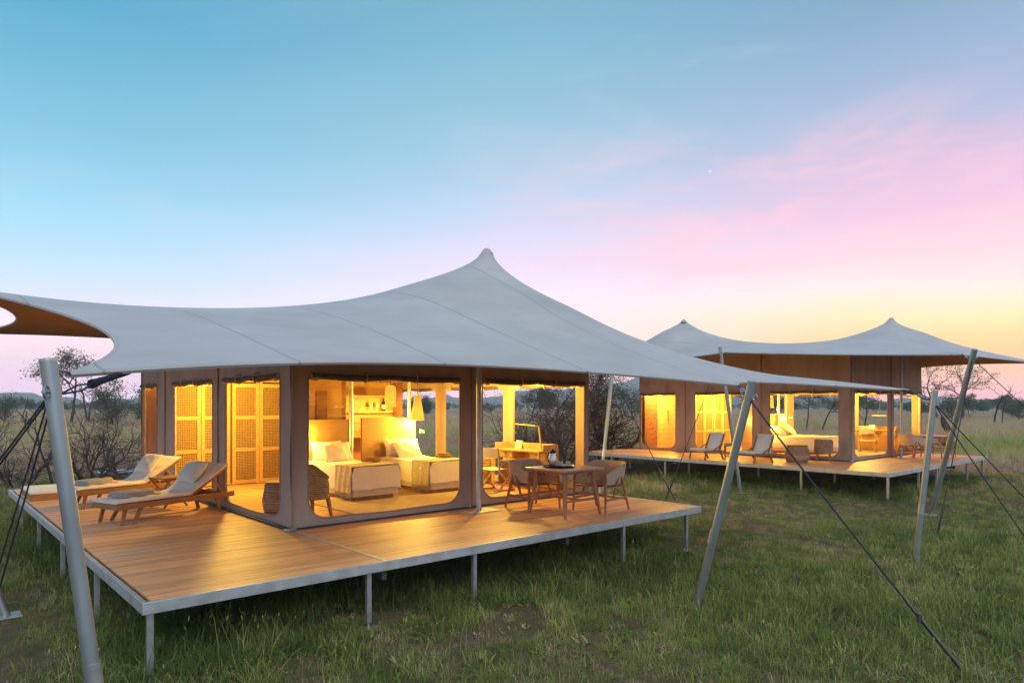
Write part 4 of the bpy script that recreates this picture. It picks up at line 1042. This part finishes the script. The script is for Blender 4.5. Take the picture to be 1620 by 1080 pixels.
# shelf goods
bt = thing('wine_bottle', 'dark wine bottle with pale label on the shelf behind the wide headboard', 'bottle', (6.85, 7.44, DK + 1.596))
MB().lathe([(0, 0), (.04, 0), (.042, .02), (.042, .19), (.03, .23), (.016, .25), (.016, .31), (0, .312)], 18).build('glass', 'glass_dark', bt, True)
MB().lathe([(.0425, .06), (.0435, .065), (.0435, .15), (.0425, .155)], 18).build('label_band', 'paper', bt, True)
for k, (x, z, lb_) in enumerate(((5.62, 1.596, 'small round jar at the pole end of the shelf'), (5.78, 1.596, 'small tumbler beside the round jar on the shelf'), (6.52, 1.596, 'stemmed glass on the shelf, second from the wine bottle'), (6.67, 1.596, 'stemmed glass on the shelf beside the wine bottle'), (5.60, 1.036, 'dark jar on the low shelf behind the headboard'))):
    g = thing('glassware', lb_, 'glass', (x, 7.44, DK + z), 0, 'glasses and jars on the shelves')
    if k in (2, 3):
        MB().lathe([(0, 0), (.033, .003), (.006, .01), (.005, .08), (.03, .10), (.036, .14), (.030, .18), (.028, .18), (.034, .14), (.028, .103), (0, .09)], 16).build('goblet', 'porcelain', g, True)
    else:
        MB().lathe([(0, 0), (.04, 0), (.045, .05), (.036, .10), (.03, .105), (.03, .115), (0, .12)], 16).build('jar', 'robe' if k == 4 else 'porcelain', g, True)

# ------------------------------------------------------------------ lamps
LC = (1.0, .60, .085)
LK = 4.5
def light(parent, loc, watts, r=.05):
    d = bpy.data.lights.new('bulb_light', 'POINT'); d.energy = watts * LK; d.color = LC; d.shadow_soft_size = r
    o = bpy.data.objects.new('bulb_light', d); COL.objects.link(o); o.parent = parent; o.location = loc; return o
def pendant(label, loc, top, r0=.075, r1=.15, h=.56, w=26):
    o = thing('pendant_lamp', label, 'lamp', loc, 0, 'pendant lamps in the tents')
    MB().lathe([(r0 * .6, h + .02), (r0, h), (r0 * 1.15, h * .75), (r1 * .92, h * .2), (r1, 0), (r1 - .006, .002), (r1 * .9, h * .2), (r0 * 1.05, h * .75), (r0 * .9, h - .01)], 28).build('lamp_shade', 'shade', o, True)
    MB().tube([(0, 0, h), (0, 0, top - loc[2])], .006, 6).build('cord', 'dark_metal', o)
    MB().lathe([(0, .0), (.028, .012), (.036, .04), (.022, .08), (.014, .11), (0, .11)], 14, (0, 0, h * .30)).build('bulb', 'bulb', o, True)
    light(o, (0, 0, -.06), w)
    return o
pendant('tapered wicker pendant lamp over the wide-headboard bed', (6.95, 6.15, 2.12), 3.8)
pendant('straight woven pendant lamp before the shelves', (6.62, 6.75, 2.42), 3.8, .11, .13, .46, 16)
pendant('woven pendant lamp beside the double bed of the farther tent', (23.0, 6.3, 2.35), 4.2, .13, .17, .45, 30)
def wall_lamp(label, loc, w, dirn=(0, -1)):
    o = thing('reading_lamp', label, 'lamp', loc, 0, 'small reading lamps by the beds')
    MB().bbox((0, .06, 0), (.05, .02, .09), .004).build('bracket', 'dark_metal', o)
    MB().tube([(0, .05, 0), (0, .0, .015), (0, -.05, .01)], .007, 6).build('arm', 'dark_metal', o, True)
    MB().lathe([(0, .045), (.018, .04), (.035, .0), (.030, .002), (0, .02)], 14, (0, -.06, -.02)).build('lamp_cup', 'dark_metal', o, True)
    MB().lathe([(0, -.012), (.016, -.006), (.022, .008), (.014, .02), (0, .02)], 12, (0, -.06, -.022)).build('bulb', 'bulb', o, True)
    light(o, (0, -.08, -.07), w, .03)
    return o
wall_lamp('small reading lamp at the wicker-armchair side of the first single bed', (4.28, 6.33, DK + 1.18), 11)
wall_lamp('small reading lamp at the end of the wide headboard', (7.10, 6.20, DK + 1.16), 9)
wall_lamp('small reading lamp on the board-wall side of the double bed', (22.0, 5.85, DK + 1.22), 16)
wall_lamp('small reading lamp on the open side of the double bed', (23.75, 5.85, DK + 1.28), 16)
def ceiling_lamp(label, loc, w, top):
    o = thing('ceiling_lamp', label, 'lamp', loc, 0, 'round lamps under the tent roofs')
    MB().lathe([(0, .06), (.10, .055), (.12, .03), (.12, .0), (.0, .0)], 20).build('housing', 'galv_matt', o, True)
    MB().lathe([(0, -.035), (.06, -.028), (.105, -.004), (0, -.002)], 20).build('diffuser', 'bulb', o, True)
    MB().tube([(0, 0, .05), (0, 0, top - loc[2])], .006, 5).build('cord', 'dark_metal', o)
    light(o, (0, 0, -.12), w, .08)
ceiling_lamp('round lamp under the roof in front of the wardrobe of the larger tent', (3.2, 7.0, 2.98), 46, rz1(3.2, 7.0))
ceiling_lamp('round lamp under the roof over the desk end of the larger tent', (7.7, 3.9, 2.98), 38, rz1(7.7, 3.9))
ceiling_lamp('round lamp under the roof behind the wardrobe of the larger tent', (3.5, 9.6, 2.98), 30, rz1(3.5, 9.6))
ceiling_lamp('round lamp in front of the wardrobe of the farther tent', (21.2, 6.9, 2.98), 58, rz2(21.2, 6.9))
ceiling_lamp('round lamp over the desk end of the farther tent', (24.9, 3.6, 2.98), 54, rz2(24.9, 3.6))
ceiling_lamp('round lamp over the shower corner of the farther tent', (21.0, 9.2, 2.98), 58, rz2(21.0, 9.2))

# ================================================================== VEGETATION
def rv(rs): v = Vector((rs.gauss(0, 1), rs.gauss(0, 1), rs.gauss(0, 1))); return v.normalized()
def grow(mb, rs, p, d, ln, r, lvl, maxl, cfg, tips, sides):
    """one crooked limb and its side limbs"""
    n = cfg['seg'][min(lvl, len(cfg['seg']) - 1)]; pts = [p.copy()]; rad = [r]
    cur = p.copy(); dd = d.copy()
    for k in range(n):
        dd = (dd + rv(rs) * cfg['wob'] + Vector((0, 0, cfg['up'][min(lvl, len(cfg['up']) - 1)]))).normalized()
        cur = cur + dd * (ln / n); pts.append(cur.copy()); rad.append(max(cfg['rmin'], r * (1 - (k + 1) / n * cfg['taper'])))
        if lvl < maxl and (k + 1) / n >= cfg['first'][min(lvl, len(cfg['first']) - 1)]:
            for _ in range(cfg['kids'][min(lvl, len(cfg['kids']) - 1)]):
                if rs.random() < .85:
                    a = rv(rs); side = (a - dd * a.dot(dd)).normalized(); sp = cfg['spread'][min(lvl, len(cfg['spread']) - 1)] * rs.uniform(.7, 1.2)
                    nd_ = (dd * math.cos(sp) + side * math.sin(sp)).normalized()
                    grow(mb, rs, cur, nd_, ln * cfg['ratio'][min(lvl, len(cfg['ratio']) - 1)] * rs.uniform(.6, 1.15), rad[-1] * .72, lvl + 1, maxl, cfg, tips, sides)
    mb.tube(pts, rad, max(3, sides - lvl), False)
    if lvl >= maxl - 1: tips.append((cur.copy(), dd.copy()))
    return
def leaves(mb, rs, tips, per, spread, size, flat=1.0, zmin=None):
    for c, d in tips:
        for _ in range(per):
            q = c + Vector((rs.gauss(0, spread), rs.gauss(0, spread), rs.gauss(0, spread * flat)))
            if zmin is not None and q.z < zmin: continue
            a = rv(rs); b = a.cross(rv(rs)).normalized(); s = size * rs.uniform(.6, 1.3)
            mb.add([q - a * s, q + b * s * .5, q + a * s, q - b * s * .5], [(0, 1, 2, 3)])
def plant(name, label, cat, pos, cfg, height, seed, stems=1, leaf=None, group=None, bark='bark', lean=0.0):
    rs = random.Random(seed); o = thing(name, label, cat, tuple(pos), 0, group); mb = MB(); tips = []
    for s in range(stems):
        if stems == 1: d = Vector((lean, rs.gauss(0, .05), 1)).normalized(); p = Vector((0, 0, -.1))
        else:
            an = 2 * math.pi * (s + rs.random() * .7) / stems; tl = rs.uniform(.25, 1.0) * cfg.get('open', .8)
            d = Vector((math.cos(an) * tl, math.sin(an) * tl, 1)).normalized(); p = Vector((math.cos(an) * .12, math.sin(an) * .12, -.05))
        grow(mb, rs, p, d, height * cfg['trunk'] * (1 if stems == 1 else rs.uniform(.6, 1.1)), height * cfg['r0'], 0, cfg['lvl'], cfg, tips, cfg.get('sides', 6))
    mb.build('trunk', bark, o, True)
    if leaf:
        lm = MB(); leaves(lm, rs, tips, leaf['n'], leaf['spread'] * height, leaf['size'] * height, leaf.get('flat', 1.0), leaf.get('zmin', 0) * height); 
        if lm.v: lm.build('crown', leaf['mat'], o)
    return o
ACACIA = dict(seg=[6, 5, 4, 3], wob=.20, up=[.06, .02, -.02, 0], rmin=.004, taper=.45, first=[.55, .35, .3, .3], kids=[2, 2, 2, 1], spread=[.95, .9, .9, .8], ratio=[.62, .58, .6, .6], trunk=.62, r0=.022, lvl=3)
BUSHTREE = dict(seg=[6, 5, 4], wob=.22, up=[.05, .05, .02], rmin=.004, taper=.6, first=[.12, .2, .3], kids=[3, 2, 2], spread=[1.05, .9, .8], ratio=[.52, .6, .6], trunk=.72, r0=.02, lvl=2)
THORN = dict(seg=[7, 6, 5, 4], wob=.34, up=[.04, .03, .0, 0], rmin=.0035, taper=.7, first=[.25, .15, .2, .2], kids=[2, 1, 1, 1], spread=[.9, .9, .9, .8], ratio=[.60, .58, .55, .5], trunk=.76, r0=.016, lvl=3, open=1.2, sides=5)
DEAD = dict(seg=[7, 6, 5], wob=.22, up=[.05, .02, .0], rmin=.012, taper=.6, first=[.5, .4, .4], kids=[1, 1, 1], spread=[.7, .8, .8], ratio=[.55, .6, .6], trunk=.8, r0=.022, lvl=2)
FL = dict(n=16, spread=.055, size=.014, flat=.35, zmin=.3, mat='leaf_olive')
# bare thorn bushes
def gpos(px, depth): return at(px, depth, 0)
plant('thorn_bush', 'bare tangled thorn bush behind the lounger deck, next to the dark stump', 'bush', gpos(148, 21.5), THORN, 2.5, 11, 7, None, 'bare thorn bushes', 'dead_bark')
plant('thorn_bush', 'bare thorn bush with one long arching limb beside the tent edge behind the loungers', 'bush', gpos(205, 22.5), THORN, 2.3, 12, 4, None, 'bare thorn bushes', 'dead_bark')
plant('thorn_bush', 'bare low thorn bush beyond the coil-lashed pole, on its rope side', 'bush', gpos(28, 20.0), THORN, 2.3, 13, 6, None, 'bare thorn bushes', 'dead_bark')
plant('tree_stump', 'dark broken tree stump among the thorn bushes behind the loungers', 'stump', gpos(84, 20.5), DEAD, 2.4, 14, 1, None, None, 'bark', -.22)
plant('thorn_bush', 'bare dense thorn bush at the open desk end of the larger tent', 'bush', gpos(893, 27), THORN, 4.3, 15, 7, dict(n=2, spread=.03, size=.009, mat='leaf_brown'), 'bare thorn bushes', 'dead_bark')
plant('thorn_bush', 'brown thorn bush behind the pole between the tents', 'bush', gpos(955, 28.5), THORN, 3.4, 16, 6, dict(n=3, spread=.03, size=.009, mat='leaf_brown'), 'bare thorn bushes', 'dead_bark')
plant('thorn_bush', 'small pale brown thorn bush behind the desk lamp', 'bush', gpos(868, 33), THORN, 2.6, 17, 6, dict(n=5, spread=.05, size=.010, mat='leaf_brown'), 'bare thorn bushes', 'dead_bark')
fb = thing('fallen_branch', 'dark curved dead branch sticking out toward the farther tent', 'branch', tuple(gpos(975, 27)))
r_, f_ = Vector((RT[0], RT[1], 0)), Vector((FW[0], FW[1], 0))
MB().tube([Vector((0, 0, -.1)), Vector((0, 0, .35)), r_ * .25 + Vector((0, 0, .75)), r_ * .6 + Vector((0, 0, .85)), r_ * .85 + Vector((0, 0, 1.05)), r_ * .98 + Vector((0, 0, 1.45)), r_ * 1.1 + Vector((0, 0, 1.65))], [.09, .085, .075, .065, .055, .05, .02], 8).build('limb', 'bark', fb, True)
# leafy trees
plant('acacia_tree', 'flat-topped acacia rising behind the coil-lashed pole', 'tree', gpos(112, 88), ACACIA, 9.2, 21, 1, FL, 'acacias on the plain')
plant('acacia_tree', 'thin bare-limbed acacia beside the round green tree', 'tree', gpos(142, 84), DEAD, 6.8, 22, 2, None, 'acacias on the plain')
plant('round_tree', 'round dense green tree behind the sun loungers', 'tree', gpos(181, 72), BUSHTREE, 5.0, 23, 1, dict(n=20, spread=.07, size=.021, flat=.8, zmin=.05, mat='leaf_dark'), 'round green trees')
plant('round_tree', 'wide low green tree behind the doubled ropes', 'tree', gpos(8, 92), BUSHTREE, 3.9, 24, 1, dict(n=20, spread=.09, size=.021, flat=.7, zmin=.05, mat='leaf_dark'), 'round green trees')
plant('round_tree', 'small green tree half hidden by the canvas corner', 'tree', gpos(216, 95), BUSHTREE, 5.0, 25, 1, dict(n=26, spread=.08, size=.022, flat=.8, zmin=.05, mat='leaf_dark'), 'round green trees')
plant('acacia_tree', 'spreading acacia above the thorn bush between the tents', 'tree', gpos(952, 44), ACACIA, 5.6, 26, 2, dict(n=10, spread=.05, size=.011, flat=.35, zmin=.5, mat='leaf_olive'), 'acacias on the plain')
plant('round_tree', 'small upright green tree close to the shower corner of the farther tent', 'tree', gpos(1002, 100), BUSHTREE, 5.6, 27, 1, dict(n=16, spread=.075, size=.02, flat=.8, zmin=.1, mat='leaf_dark'), 'round green trees')
plant('acacia_tree', 'dark spreading acacia seen over the writing desk', 'tree', gpos(840, 105), ACACIA, 5.8, 28, 2, dict(n=26, spread=.06, size=.016, flat=.5, zmin=.2, mat='leaf_dark'), 'acacias on the plain')
plant('acacia_tree', 'low acacia seen behind the pendant lamp', 'tree', gpos(668, 120), ACACIA, 4.6, 29, 2, dict(n=26, spread=.06, size=.016, flat=.5, zmin=.2, mat='leaf_dark'), 'acacias on the plain')
plant('acacia_tree', 'tall sparse acacia against the orange sky beside the farther tent', 'tree', gpos(1483, 112), ACACIA, 9.0, 30, 1, dict(n=8, spread=.045, size=.013, flat=.35, zmin=.5, mat='leaf_brown'), 'acacias on the plain')
plant('acacia_tree', 'tall thin flat-topped acacia behind the dark leaning pole', 'tree', gpos(1523, 118), ACACIA, 9.0, 31, 1, dict(n=10, spread=.045, size=.013, flat=.3, zmin=.55, mat='leaf_olive'), 'acacias on the plain')
plant('round_tree', 'dark rounded tree between the pale and the dark pole', 'tree', gpos(1506, 98), BUSHTREE, 4.0, 32, 1, dict(n=18, spread=.08, size=.02, flat=.7, zmin=.1, mat='leaf_dark'), 'round green trees')
plant('dead_tree', 'tall bare dead trunk standing on the open plain', 'tree', gpos(1574, 82), DEAD, 5.6, 33, 1, None, 'dead trunks on the plain', 'bark')
plant('dead_tree', 'shorter broken dead trunk beside the tall bare one', 'tree', gpos(1586, 80), DEAD, 4.0, 34, 1, None, 'dead trunks on the plain', 'bark')
plant('round_tree', 'low wide bush on the open plain beyond the thin rope', 'tree', gpos(1612, 105), BUSHTREE, 3.0, 35, 1, dict(n=26, spread=.09, size=.02, flat=.6, zmin=.05, mat='leaf_dark'), 'round green trees')
plant('acacia_tree', 'dark acacia seen through the bed opening of the farther tent, beside the pendant', 'tree', gpos(1276, 62), dict(ACACIA, r0=.014), 5.4, 36, 1, dict(n=8, spread=.05, size=.013, flat=.4, zmin=.4, mat='leaf_brown'), 'acacias on the plain')
plant('acacia_tree', 'dark forked acacia seen through the bed opening of the farther tent, near its corner', 'tree', gpos(1300, 58), dict(ACACIA, r0=.014), 5.2, 37, 1, dict(n=6, spread=.05, size=.012, flat=.4, zmin=.4, mat='leaf_brown'), 'acacias on the plain')
plant('acacia_tree', 'dark acacia seen through the desk opening of the farther tent', 'tree', gpos(1368, 60), dict(ACACIA, r0=.014), 5.4, 38, 1, dict(n=14, spread=.06, size=.013, flat=.5, zmin=.2, mat='leaf_dark'), 'acacias on the plain')
lg = thing('dead_log', 'dark dead log pointing up from the grass behind the farther dining table', 'log', tuple(gpos(1503, 56)))
MB().tube([Vector((0, 0, -.1)), r_ * -.1 + Vector((0, 0, .3)), r_ * -.5 + Vector((0, 0, .8)), r_ * -.62 + Vector((0, 0, 1.35)), r_ * -.66 + Vector((0, 0, 1.5))], [.26, .25, .2, .16, .09], 9).build('trunk', 'bark', lg, True)
# scattered small trees toward the horizon
base_far = []
for k in range(4):
    base_far.append(plant('savanna_tree', 'x', 'tree', (0, 0, 0), ACACIA if k % 2 == 0 else BUSHTREE, 5.0, 60 + k, 1 + k % 2, dict(n=22, spread=.08, size=.028, flat=.5, zmin=.2, mat=('leaf_dark', 'leaf_olive')[k % 2]), 'distant trees on the plain'))
rs = random.Random(5); FARL = 'small dark tree far out on the savanna near the horizon'
pxs = [(40, 210), (72, 260), (98, 230), (205, 240), (618, 260), (700, 250), (740, 300), (772, 230), (815, 300), (905, 260), (1018, 280), (1225, 170), (1250, 210), (1320, 230), (1385, 190), (1400, 260), (1436, 180), (1452, 150), (1470, 240), (1496, 200), (1532, 150), (1541, 210), (1556, 170), (1563, 260), (1592, 190), (1601, 150), (1618, 230), (1640, 180), (128, 300), (160, 210), (1510, 300), (1580, 320), (1450, 330), (1425, 310)]
for k, (px, dp) in enumerate(pxs):
    o = base_far[k] if k < 4 else copy_tree(base_far[k % 4])
    o.location = gpos(px, dp); s = rs.uniform(.55, 1.0); o.scale = (s * rs.uniform(.9, 1.3), s, s); o.rotation_euler = (0, 0, rs.uniform(0, 6)); o['label'] = FARL
# far scrub that reads as one belt
def far_scrub():
    mb = MB(); r = np.random.default_rng(3)
    for _ in range(1700):
        px = r.uniform(-150, 1770); dp = r.uniform(330, 900); c = at(px, dp, 0); h = r.uniform(1.0, 3.6) * (1 + .4 * (px > 1200))
        for _ in range(5):
            q = c + Vector((r.normal(0, h * .6), r.normal(0, h * .6), h * r.uniform(.2, .9))); a = Vector(r.normal(0, 1, 3)).normalized(); b = a.cross(Vector(r.normal(0, 1, 3))).normalized(); s = h * .42
            mb.add([q - a * s, q + b * s, q + a * s, q - b * s], [(0, 1, 2, 3)])
    tag(mb.build('far_scrub', 'leaf_dark', None), 'belt of low scrub along the horizon', None, None, 'stuff')
far_scrub()
pond = tag(wrinkle(MB().bbox((0, 0, .12), (1.3, .9, .05), .02), .02, 3).build('blue_tarp', 'tarp', None, True), 'pale blue tarpaulin lying in the grass behind the sun loungers', 'tarp'); pond.location = gpos(188, 24.0)

# ------------------------------------------------------------------ grass (one mass, instanced tufts)
def blade(mb, rs, x, y, h, w, lean):
    an = rs.uniform(0, 6.283); dx, dy = math.cos(an), math.sin(an); px_, py_ = -dy, dx
    p = []
    for t, f in ((0, 1), (.45, .8), (.8, .5)):
        b = lean * h * t * t; p.append(((x + dx * b - px_ * w * f / 2, y + dy * b - py_ * w * f / 2, h * t), (x + dx * b + px_ * w * f / 2, y + dy * b + py_ * w * f / 2, h * t)))
    b = lean * h; tip = (x + dx * b, y + dy * b, h * (1 - .25 * lean))
    mb.add([p[0][0], p[0][1], p[1][1], p[1][0], p[2][1], p[2][0], tip], [(0, 1, 2, 3), (3, 2, 4, 5), (5, 4, 6)])
def grass_mat(name):
    m = bpy.data.materials.new(name); m.use_nodes = True; t = m.node_tree; n = t.nodes; l = t.links; b = n['Principled BSDF']
    b.inputs['Roughness'].default_value = .75; b.inputs['Specular IOR Level'].default_value = .2
    at_ = n.new('ShaderNodeAttribute'); at_.attribute_type = 'INSTANCER'; at_.attribute_name = 'tint'
    cr = n.new('ShaderNodeValToRGB'); E_ = cr.color_ramp
    while len(E_.elements) > 1: E_.elements.remove(E_.elements[-1])
    for i, (p, c) in enumerate(((0.0, (.085, .132, .036)), (.22, (.20, .265, .062)), (.45, (.36, .37, .115)), (.66, (.49, .41, .20)), (.85, (.58, .42, .29)), (1.0, (.38, .22, .15)))):
        e = E_.elements[0] if i == 0 else E_.elements.new(p); e.position = p; e.color = (*c, 1)
    l.new(at_.outputs['Fac'], cr.inputs[0]); l.new(cr.outputs[0], b.inputs['Base Color'])
    tl = n.new('ShaderNodeBsdfTranslucent'); mx = n.new('ShaderNodeMixShader'); mx.inputs[0].default_value = .3
    l.new(cr.outputs[0], tl.inputs[0]); l.new(b.outputs[0], mx.inputs[1]); l.new(tl.outputs[0], mx.inputs[2]); l.new(mx.outputs[0], n['Material Output'].inputs['Surface'])
    MATS[name] = m
grass_mat('grass')
def tuft_collection(name, kinds):
    c = bpy.data.collections.new(name)
    for i, (nb, h, w, r, lean, *hd) in enumerate(kinds):
        rs = random.Random(100 + i); mb = MB()
        for _ in range(nb):
            a, q = rs.uniform(0, 6.283), r * math.sqrt(rs.random()); blade(mb, rs, q * math.cos(a), q * math.sin(a), h * rs.uniform(.45, 1.15), w * rs.uniform(.7, 1.2), lean * rs.uniform(.3, 1.3))
            if hd:
                tp = Vector(mb.v[-1]); s_ = Vector((rs.gauss(0, .3), rs.gauss(0, .3), 1)).normalized() * .017; q_ = Vector((rs.gauss(0, 1), rs.gauss(0, 1), 0)).normalized() * .0035
                mb.add([tp - s_, tp + q_, tp + s_, tp - q_], [(0, 1, 2, 3)])
        o = bpy.data.objects.new('%s_%d' % (name, i), mb.mesh('tuft', 'grass')); c.objects.link(o)
    return c
def scatter(name, label, pts, scale, tint, coll):
    n = len(pts); me = bpy.data.meshes.new(name); me.vertices.add(n); me.vertices.foreach_set('co', np.ascontiguousarray(pts, dtype=np.float32).ravel())
    for nm, arr in (('tint', tint), ('size', scale), ('spin', rng.uniform(0, 6.283, n))):
        a = me.attributes.new(nm, 'FLOAT', 'POINT'); a.data.foreach_set('value', np.ascontiguousarray(arr, dtype=np.float32))
    o = bpy.data.objects.new(name, me); COL.objects.link(o); tag(o, label, None, None, 'stuff')
    g = bpy.data.node_groups.new(name, 'GeometryNodeTree'); g.interface.new_socket('Geometry', in_out='INPUT', socket_type='NodeSocketGeometry'); g.interface.new_socket('Geometry', in_out='OUTPUT', socket_type='NodeSocketGeometry')
    N_, L_ = g.nodes, g.links; gi = N_.new('NodeGroupInput'); go = N_.new('NodeGroupOutput')
    ci = N_.new('GeometryNodeCollectionInfo'); ci.inputs['Collection'].default_value = coll; ci.inputs['Separate Children'].default_value = True; ci.inputs['Reset Children'].default_value = True
    ip = N_.new('GeometryNodeInstanceOnPoints'); ip.inputs['Pick Instance'].default_value = True
    def attr(nm): q = N_.new('GeometryNodeInputNamedAttribute'); q.data_type = 'FLOAT'; q.inputs['Name'].default_value = nm; return q.outputs['Attribute']
    cx = N_.new('ShaderNodeCombineXYZ'); L_.new(attr('spin'), cx.inputs[2])
    L_.new(gi.outputs[0], ip.inputs['Points']); L_.new(ci.outputs[0], ip.inputs['Instance']); L_.new(cx.outputs[0], ip.inputs['Rotation']); L_.new(attr('size'), ip.inputs['Scale']); L_.new(ip.outputs[0], go.inputs[0])
    md = o.modifiers.new('scatter', 'NODES'); md.node_group = g
    return o
near_c = tuft_collection('near_tuft', [(34, .14, .0050, .12, 1.1), (26, .18, .0048, .12, .9), (44, .09, .0050, .14, 1.3), (9, .34, .0030, .12, .6, 1), (30, .12, .0050, .13, 1.2), (10, .07, .020, .08, 1.4), (30, .10, .0052, .14, 1.4)])
far_c = tuft_collection('far_tuft', [(30, .55, .016, .30, .5), (26, .75, .014, .28, .4), (34, .42, .018, .34, .6)])
def field(y0, y1, dens, margin=90):
    """points on the ground inside the camera's wedge between two depths"""
    a = .5 * (y1 ** 2 - y0 ** 2) * (1620 + 2 * margin) / 1080; n = int(a * dens)
    Y = np.sqrt(rng.uniform(y0 ** 2, y1 ** 2, n)); px = rng.uniform(-margin, 1620 + margin, n)
    X = (px - 810) / 1080 * Y
    return np.stack([CAM[0] + FW[0] * Y + RT[0] * X, CAM[1] + FW[1] * Y + RT[1] * X], 1)
def under_deck(p, e=.35):
    m = np.zeros(len(p), bool)
    for ox, oy in ((0, 0), (O2.x, O2.y)): m |= (p[:, 0] > ox + e) & (p[:, 0] < ox + 8.6 - e) & (p[:, 1] > oy + e) & (p[:, 1] < oy + 10.6 - e)
    return m
def near_grass():
    P = np.concatenate([field(2.2, 9, 125, 420), field(9, 15, 90, 320), field(15, 24, 46, 220)])
    ud = under_deck(P); P = P[~(ud & (rng.random(len(P)) < .45))]
    x, y = P[:, 0], P[:, 1]
    dry = vnoise(x, y, 1.7, 5) * .55 + vnoise(x, y, .55, 6) * .45; lush = vnoise(x, y, 3.1, 8)
    bare = dry > .67
    left = np.clip((-(x - .2)) / 1.0, 0, 1) * (vnoise(x, y, .8, 14) > .28)        # trodden soil by the deck's side
    keep = rng.random(len(P)) > np.where(bare, .72, .06) * 1.0
    keep &= rng.random(len(P)) > left * .85
    P, dry, lush = P[keep], dry[keep], lush[keep]; x, y = P[:, 0], P[:, 1]
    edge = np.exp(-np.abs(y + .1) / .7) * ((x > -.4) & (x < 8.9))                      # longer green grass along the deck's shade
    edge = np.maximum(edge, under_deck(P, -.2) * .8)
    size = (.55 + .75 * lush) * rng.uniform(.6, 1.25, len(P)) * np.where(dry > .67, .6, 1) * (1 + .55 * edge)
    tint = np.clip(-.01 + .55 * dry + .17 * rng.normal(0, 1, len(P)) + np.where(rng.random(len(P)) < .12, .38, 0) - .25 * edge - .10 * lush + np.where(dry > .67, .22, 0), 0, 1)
    z = gz(x, y) - .015
    scatter('grass', 'short green grass with dry patches round the decks', np.stack([x, y, z], 1), size, tint, near_c)
near_grass()
def far_grass():
    P = np.concatenate([field(19, 40, 7.0, 220), field(40, 80, 2.6, 180), field(80, 170, .7, 150)])
    P = P[~under_deck(P, -.6)]; x, y = P[:, 0], P[:, 1]
    d = (x - CAM[0]) * FW[0] + (y - CAM[1]) * FW[1]
    l = (x - CAM[0]) * RT[0] + (y - CAM[1]) * RT[1]
    band = vnoise(l, d * 2.4, 16, 9) * .6 + vnoise(x, y, 5, 10) * .4
    k = rng.random(len(P)) > .25; P, d, band = P[k], d[k], band[k]; x, y = P[:, 0], P[:, 1]
    size = rng.uniform(.55, 1.15, len(P)) * np.clip(.45 + (d - 20) / 45, .45, 1.15)
    tint = np.clip(.22 + band * .9 + rng.normal(0, .10, len(P)) + np.clip((d - 30) / 300, 0, .2), 0, .95)
    scatter('tall_grass', 'tall dry savanna grass with green bands across the plain', np.stack([x, y, np.zeros(len(x)) - .03], 1), size, tint, far_c)
far_grass()
# moon
mo = MB(); n = 14
oc = [(math.cos(t), math.sin(t)) for t in np.linspace(-1.5, 1.5, n)]; ic = [(math.cos(t) * .80 + .02, math.sin(t)) for t in np.linspace(-1.5, 1.5, n)]
mc = at(1123, 6000, CAM[2] + 371 / 1080 * 6000); an = R_(-62)
def mp_(x, y, dz): a = x * math.cos(an) - y * math.sin(an); b = x * math.sin(an) + y * math.cos(an); return tuple(r_ * a * 13 + Vector((0, 0, b * 13)) + f_ * dz)
mo.grid([[mp_(x, y, 0) for x, y in oc], [mp_(x, y, 0) for x, y in ic]]); mo.grid([[mp_(x, y, 8) for x, y in ic], [mp_(x, y, 8) for x, y in oc]])
mm_ = tag(mo.build('moon', 'moon_white', None), 'thin pale crescent moon in the pink part of the sky', None, None, 'structure'); mm_.location = mc

# ------------------------------------------------------------------ evening haze over the plain
hz = bpy.data.materials.new('haze_air'); hz.use_nodes = True; hn = hz.node_tree.nodes
for n_ in list(hn): hn.remove(n_)
ho = hn.new('ShaderNodeOutputMaterial'); hv = hn.new('ShaderNodeVolumePrincipled'); hv.inputs['Color'].default_value = (.86, .90, 1.0, 1); hv.inputs['Density'].default_value = 4.2e-4; hv.inputs['Anisotropy'].default_value = .0
hz.node_tree.links.new(hv.outputs[0], ho.inputs['Volume']); MATS['haze_air'] = hz
tag(MB().box((4, 1, 54), (4600, 4600, 130)).build('haze', 'haze_air', None), 'thin bluish evening haze over the savanna', None, None, 'stuff')
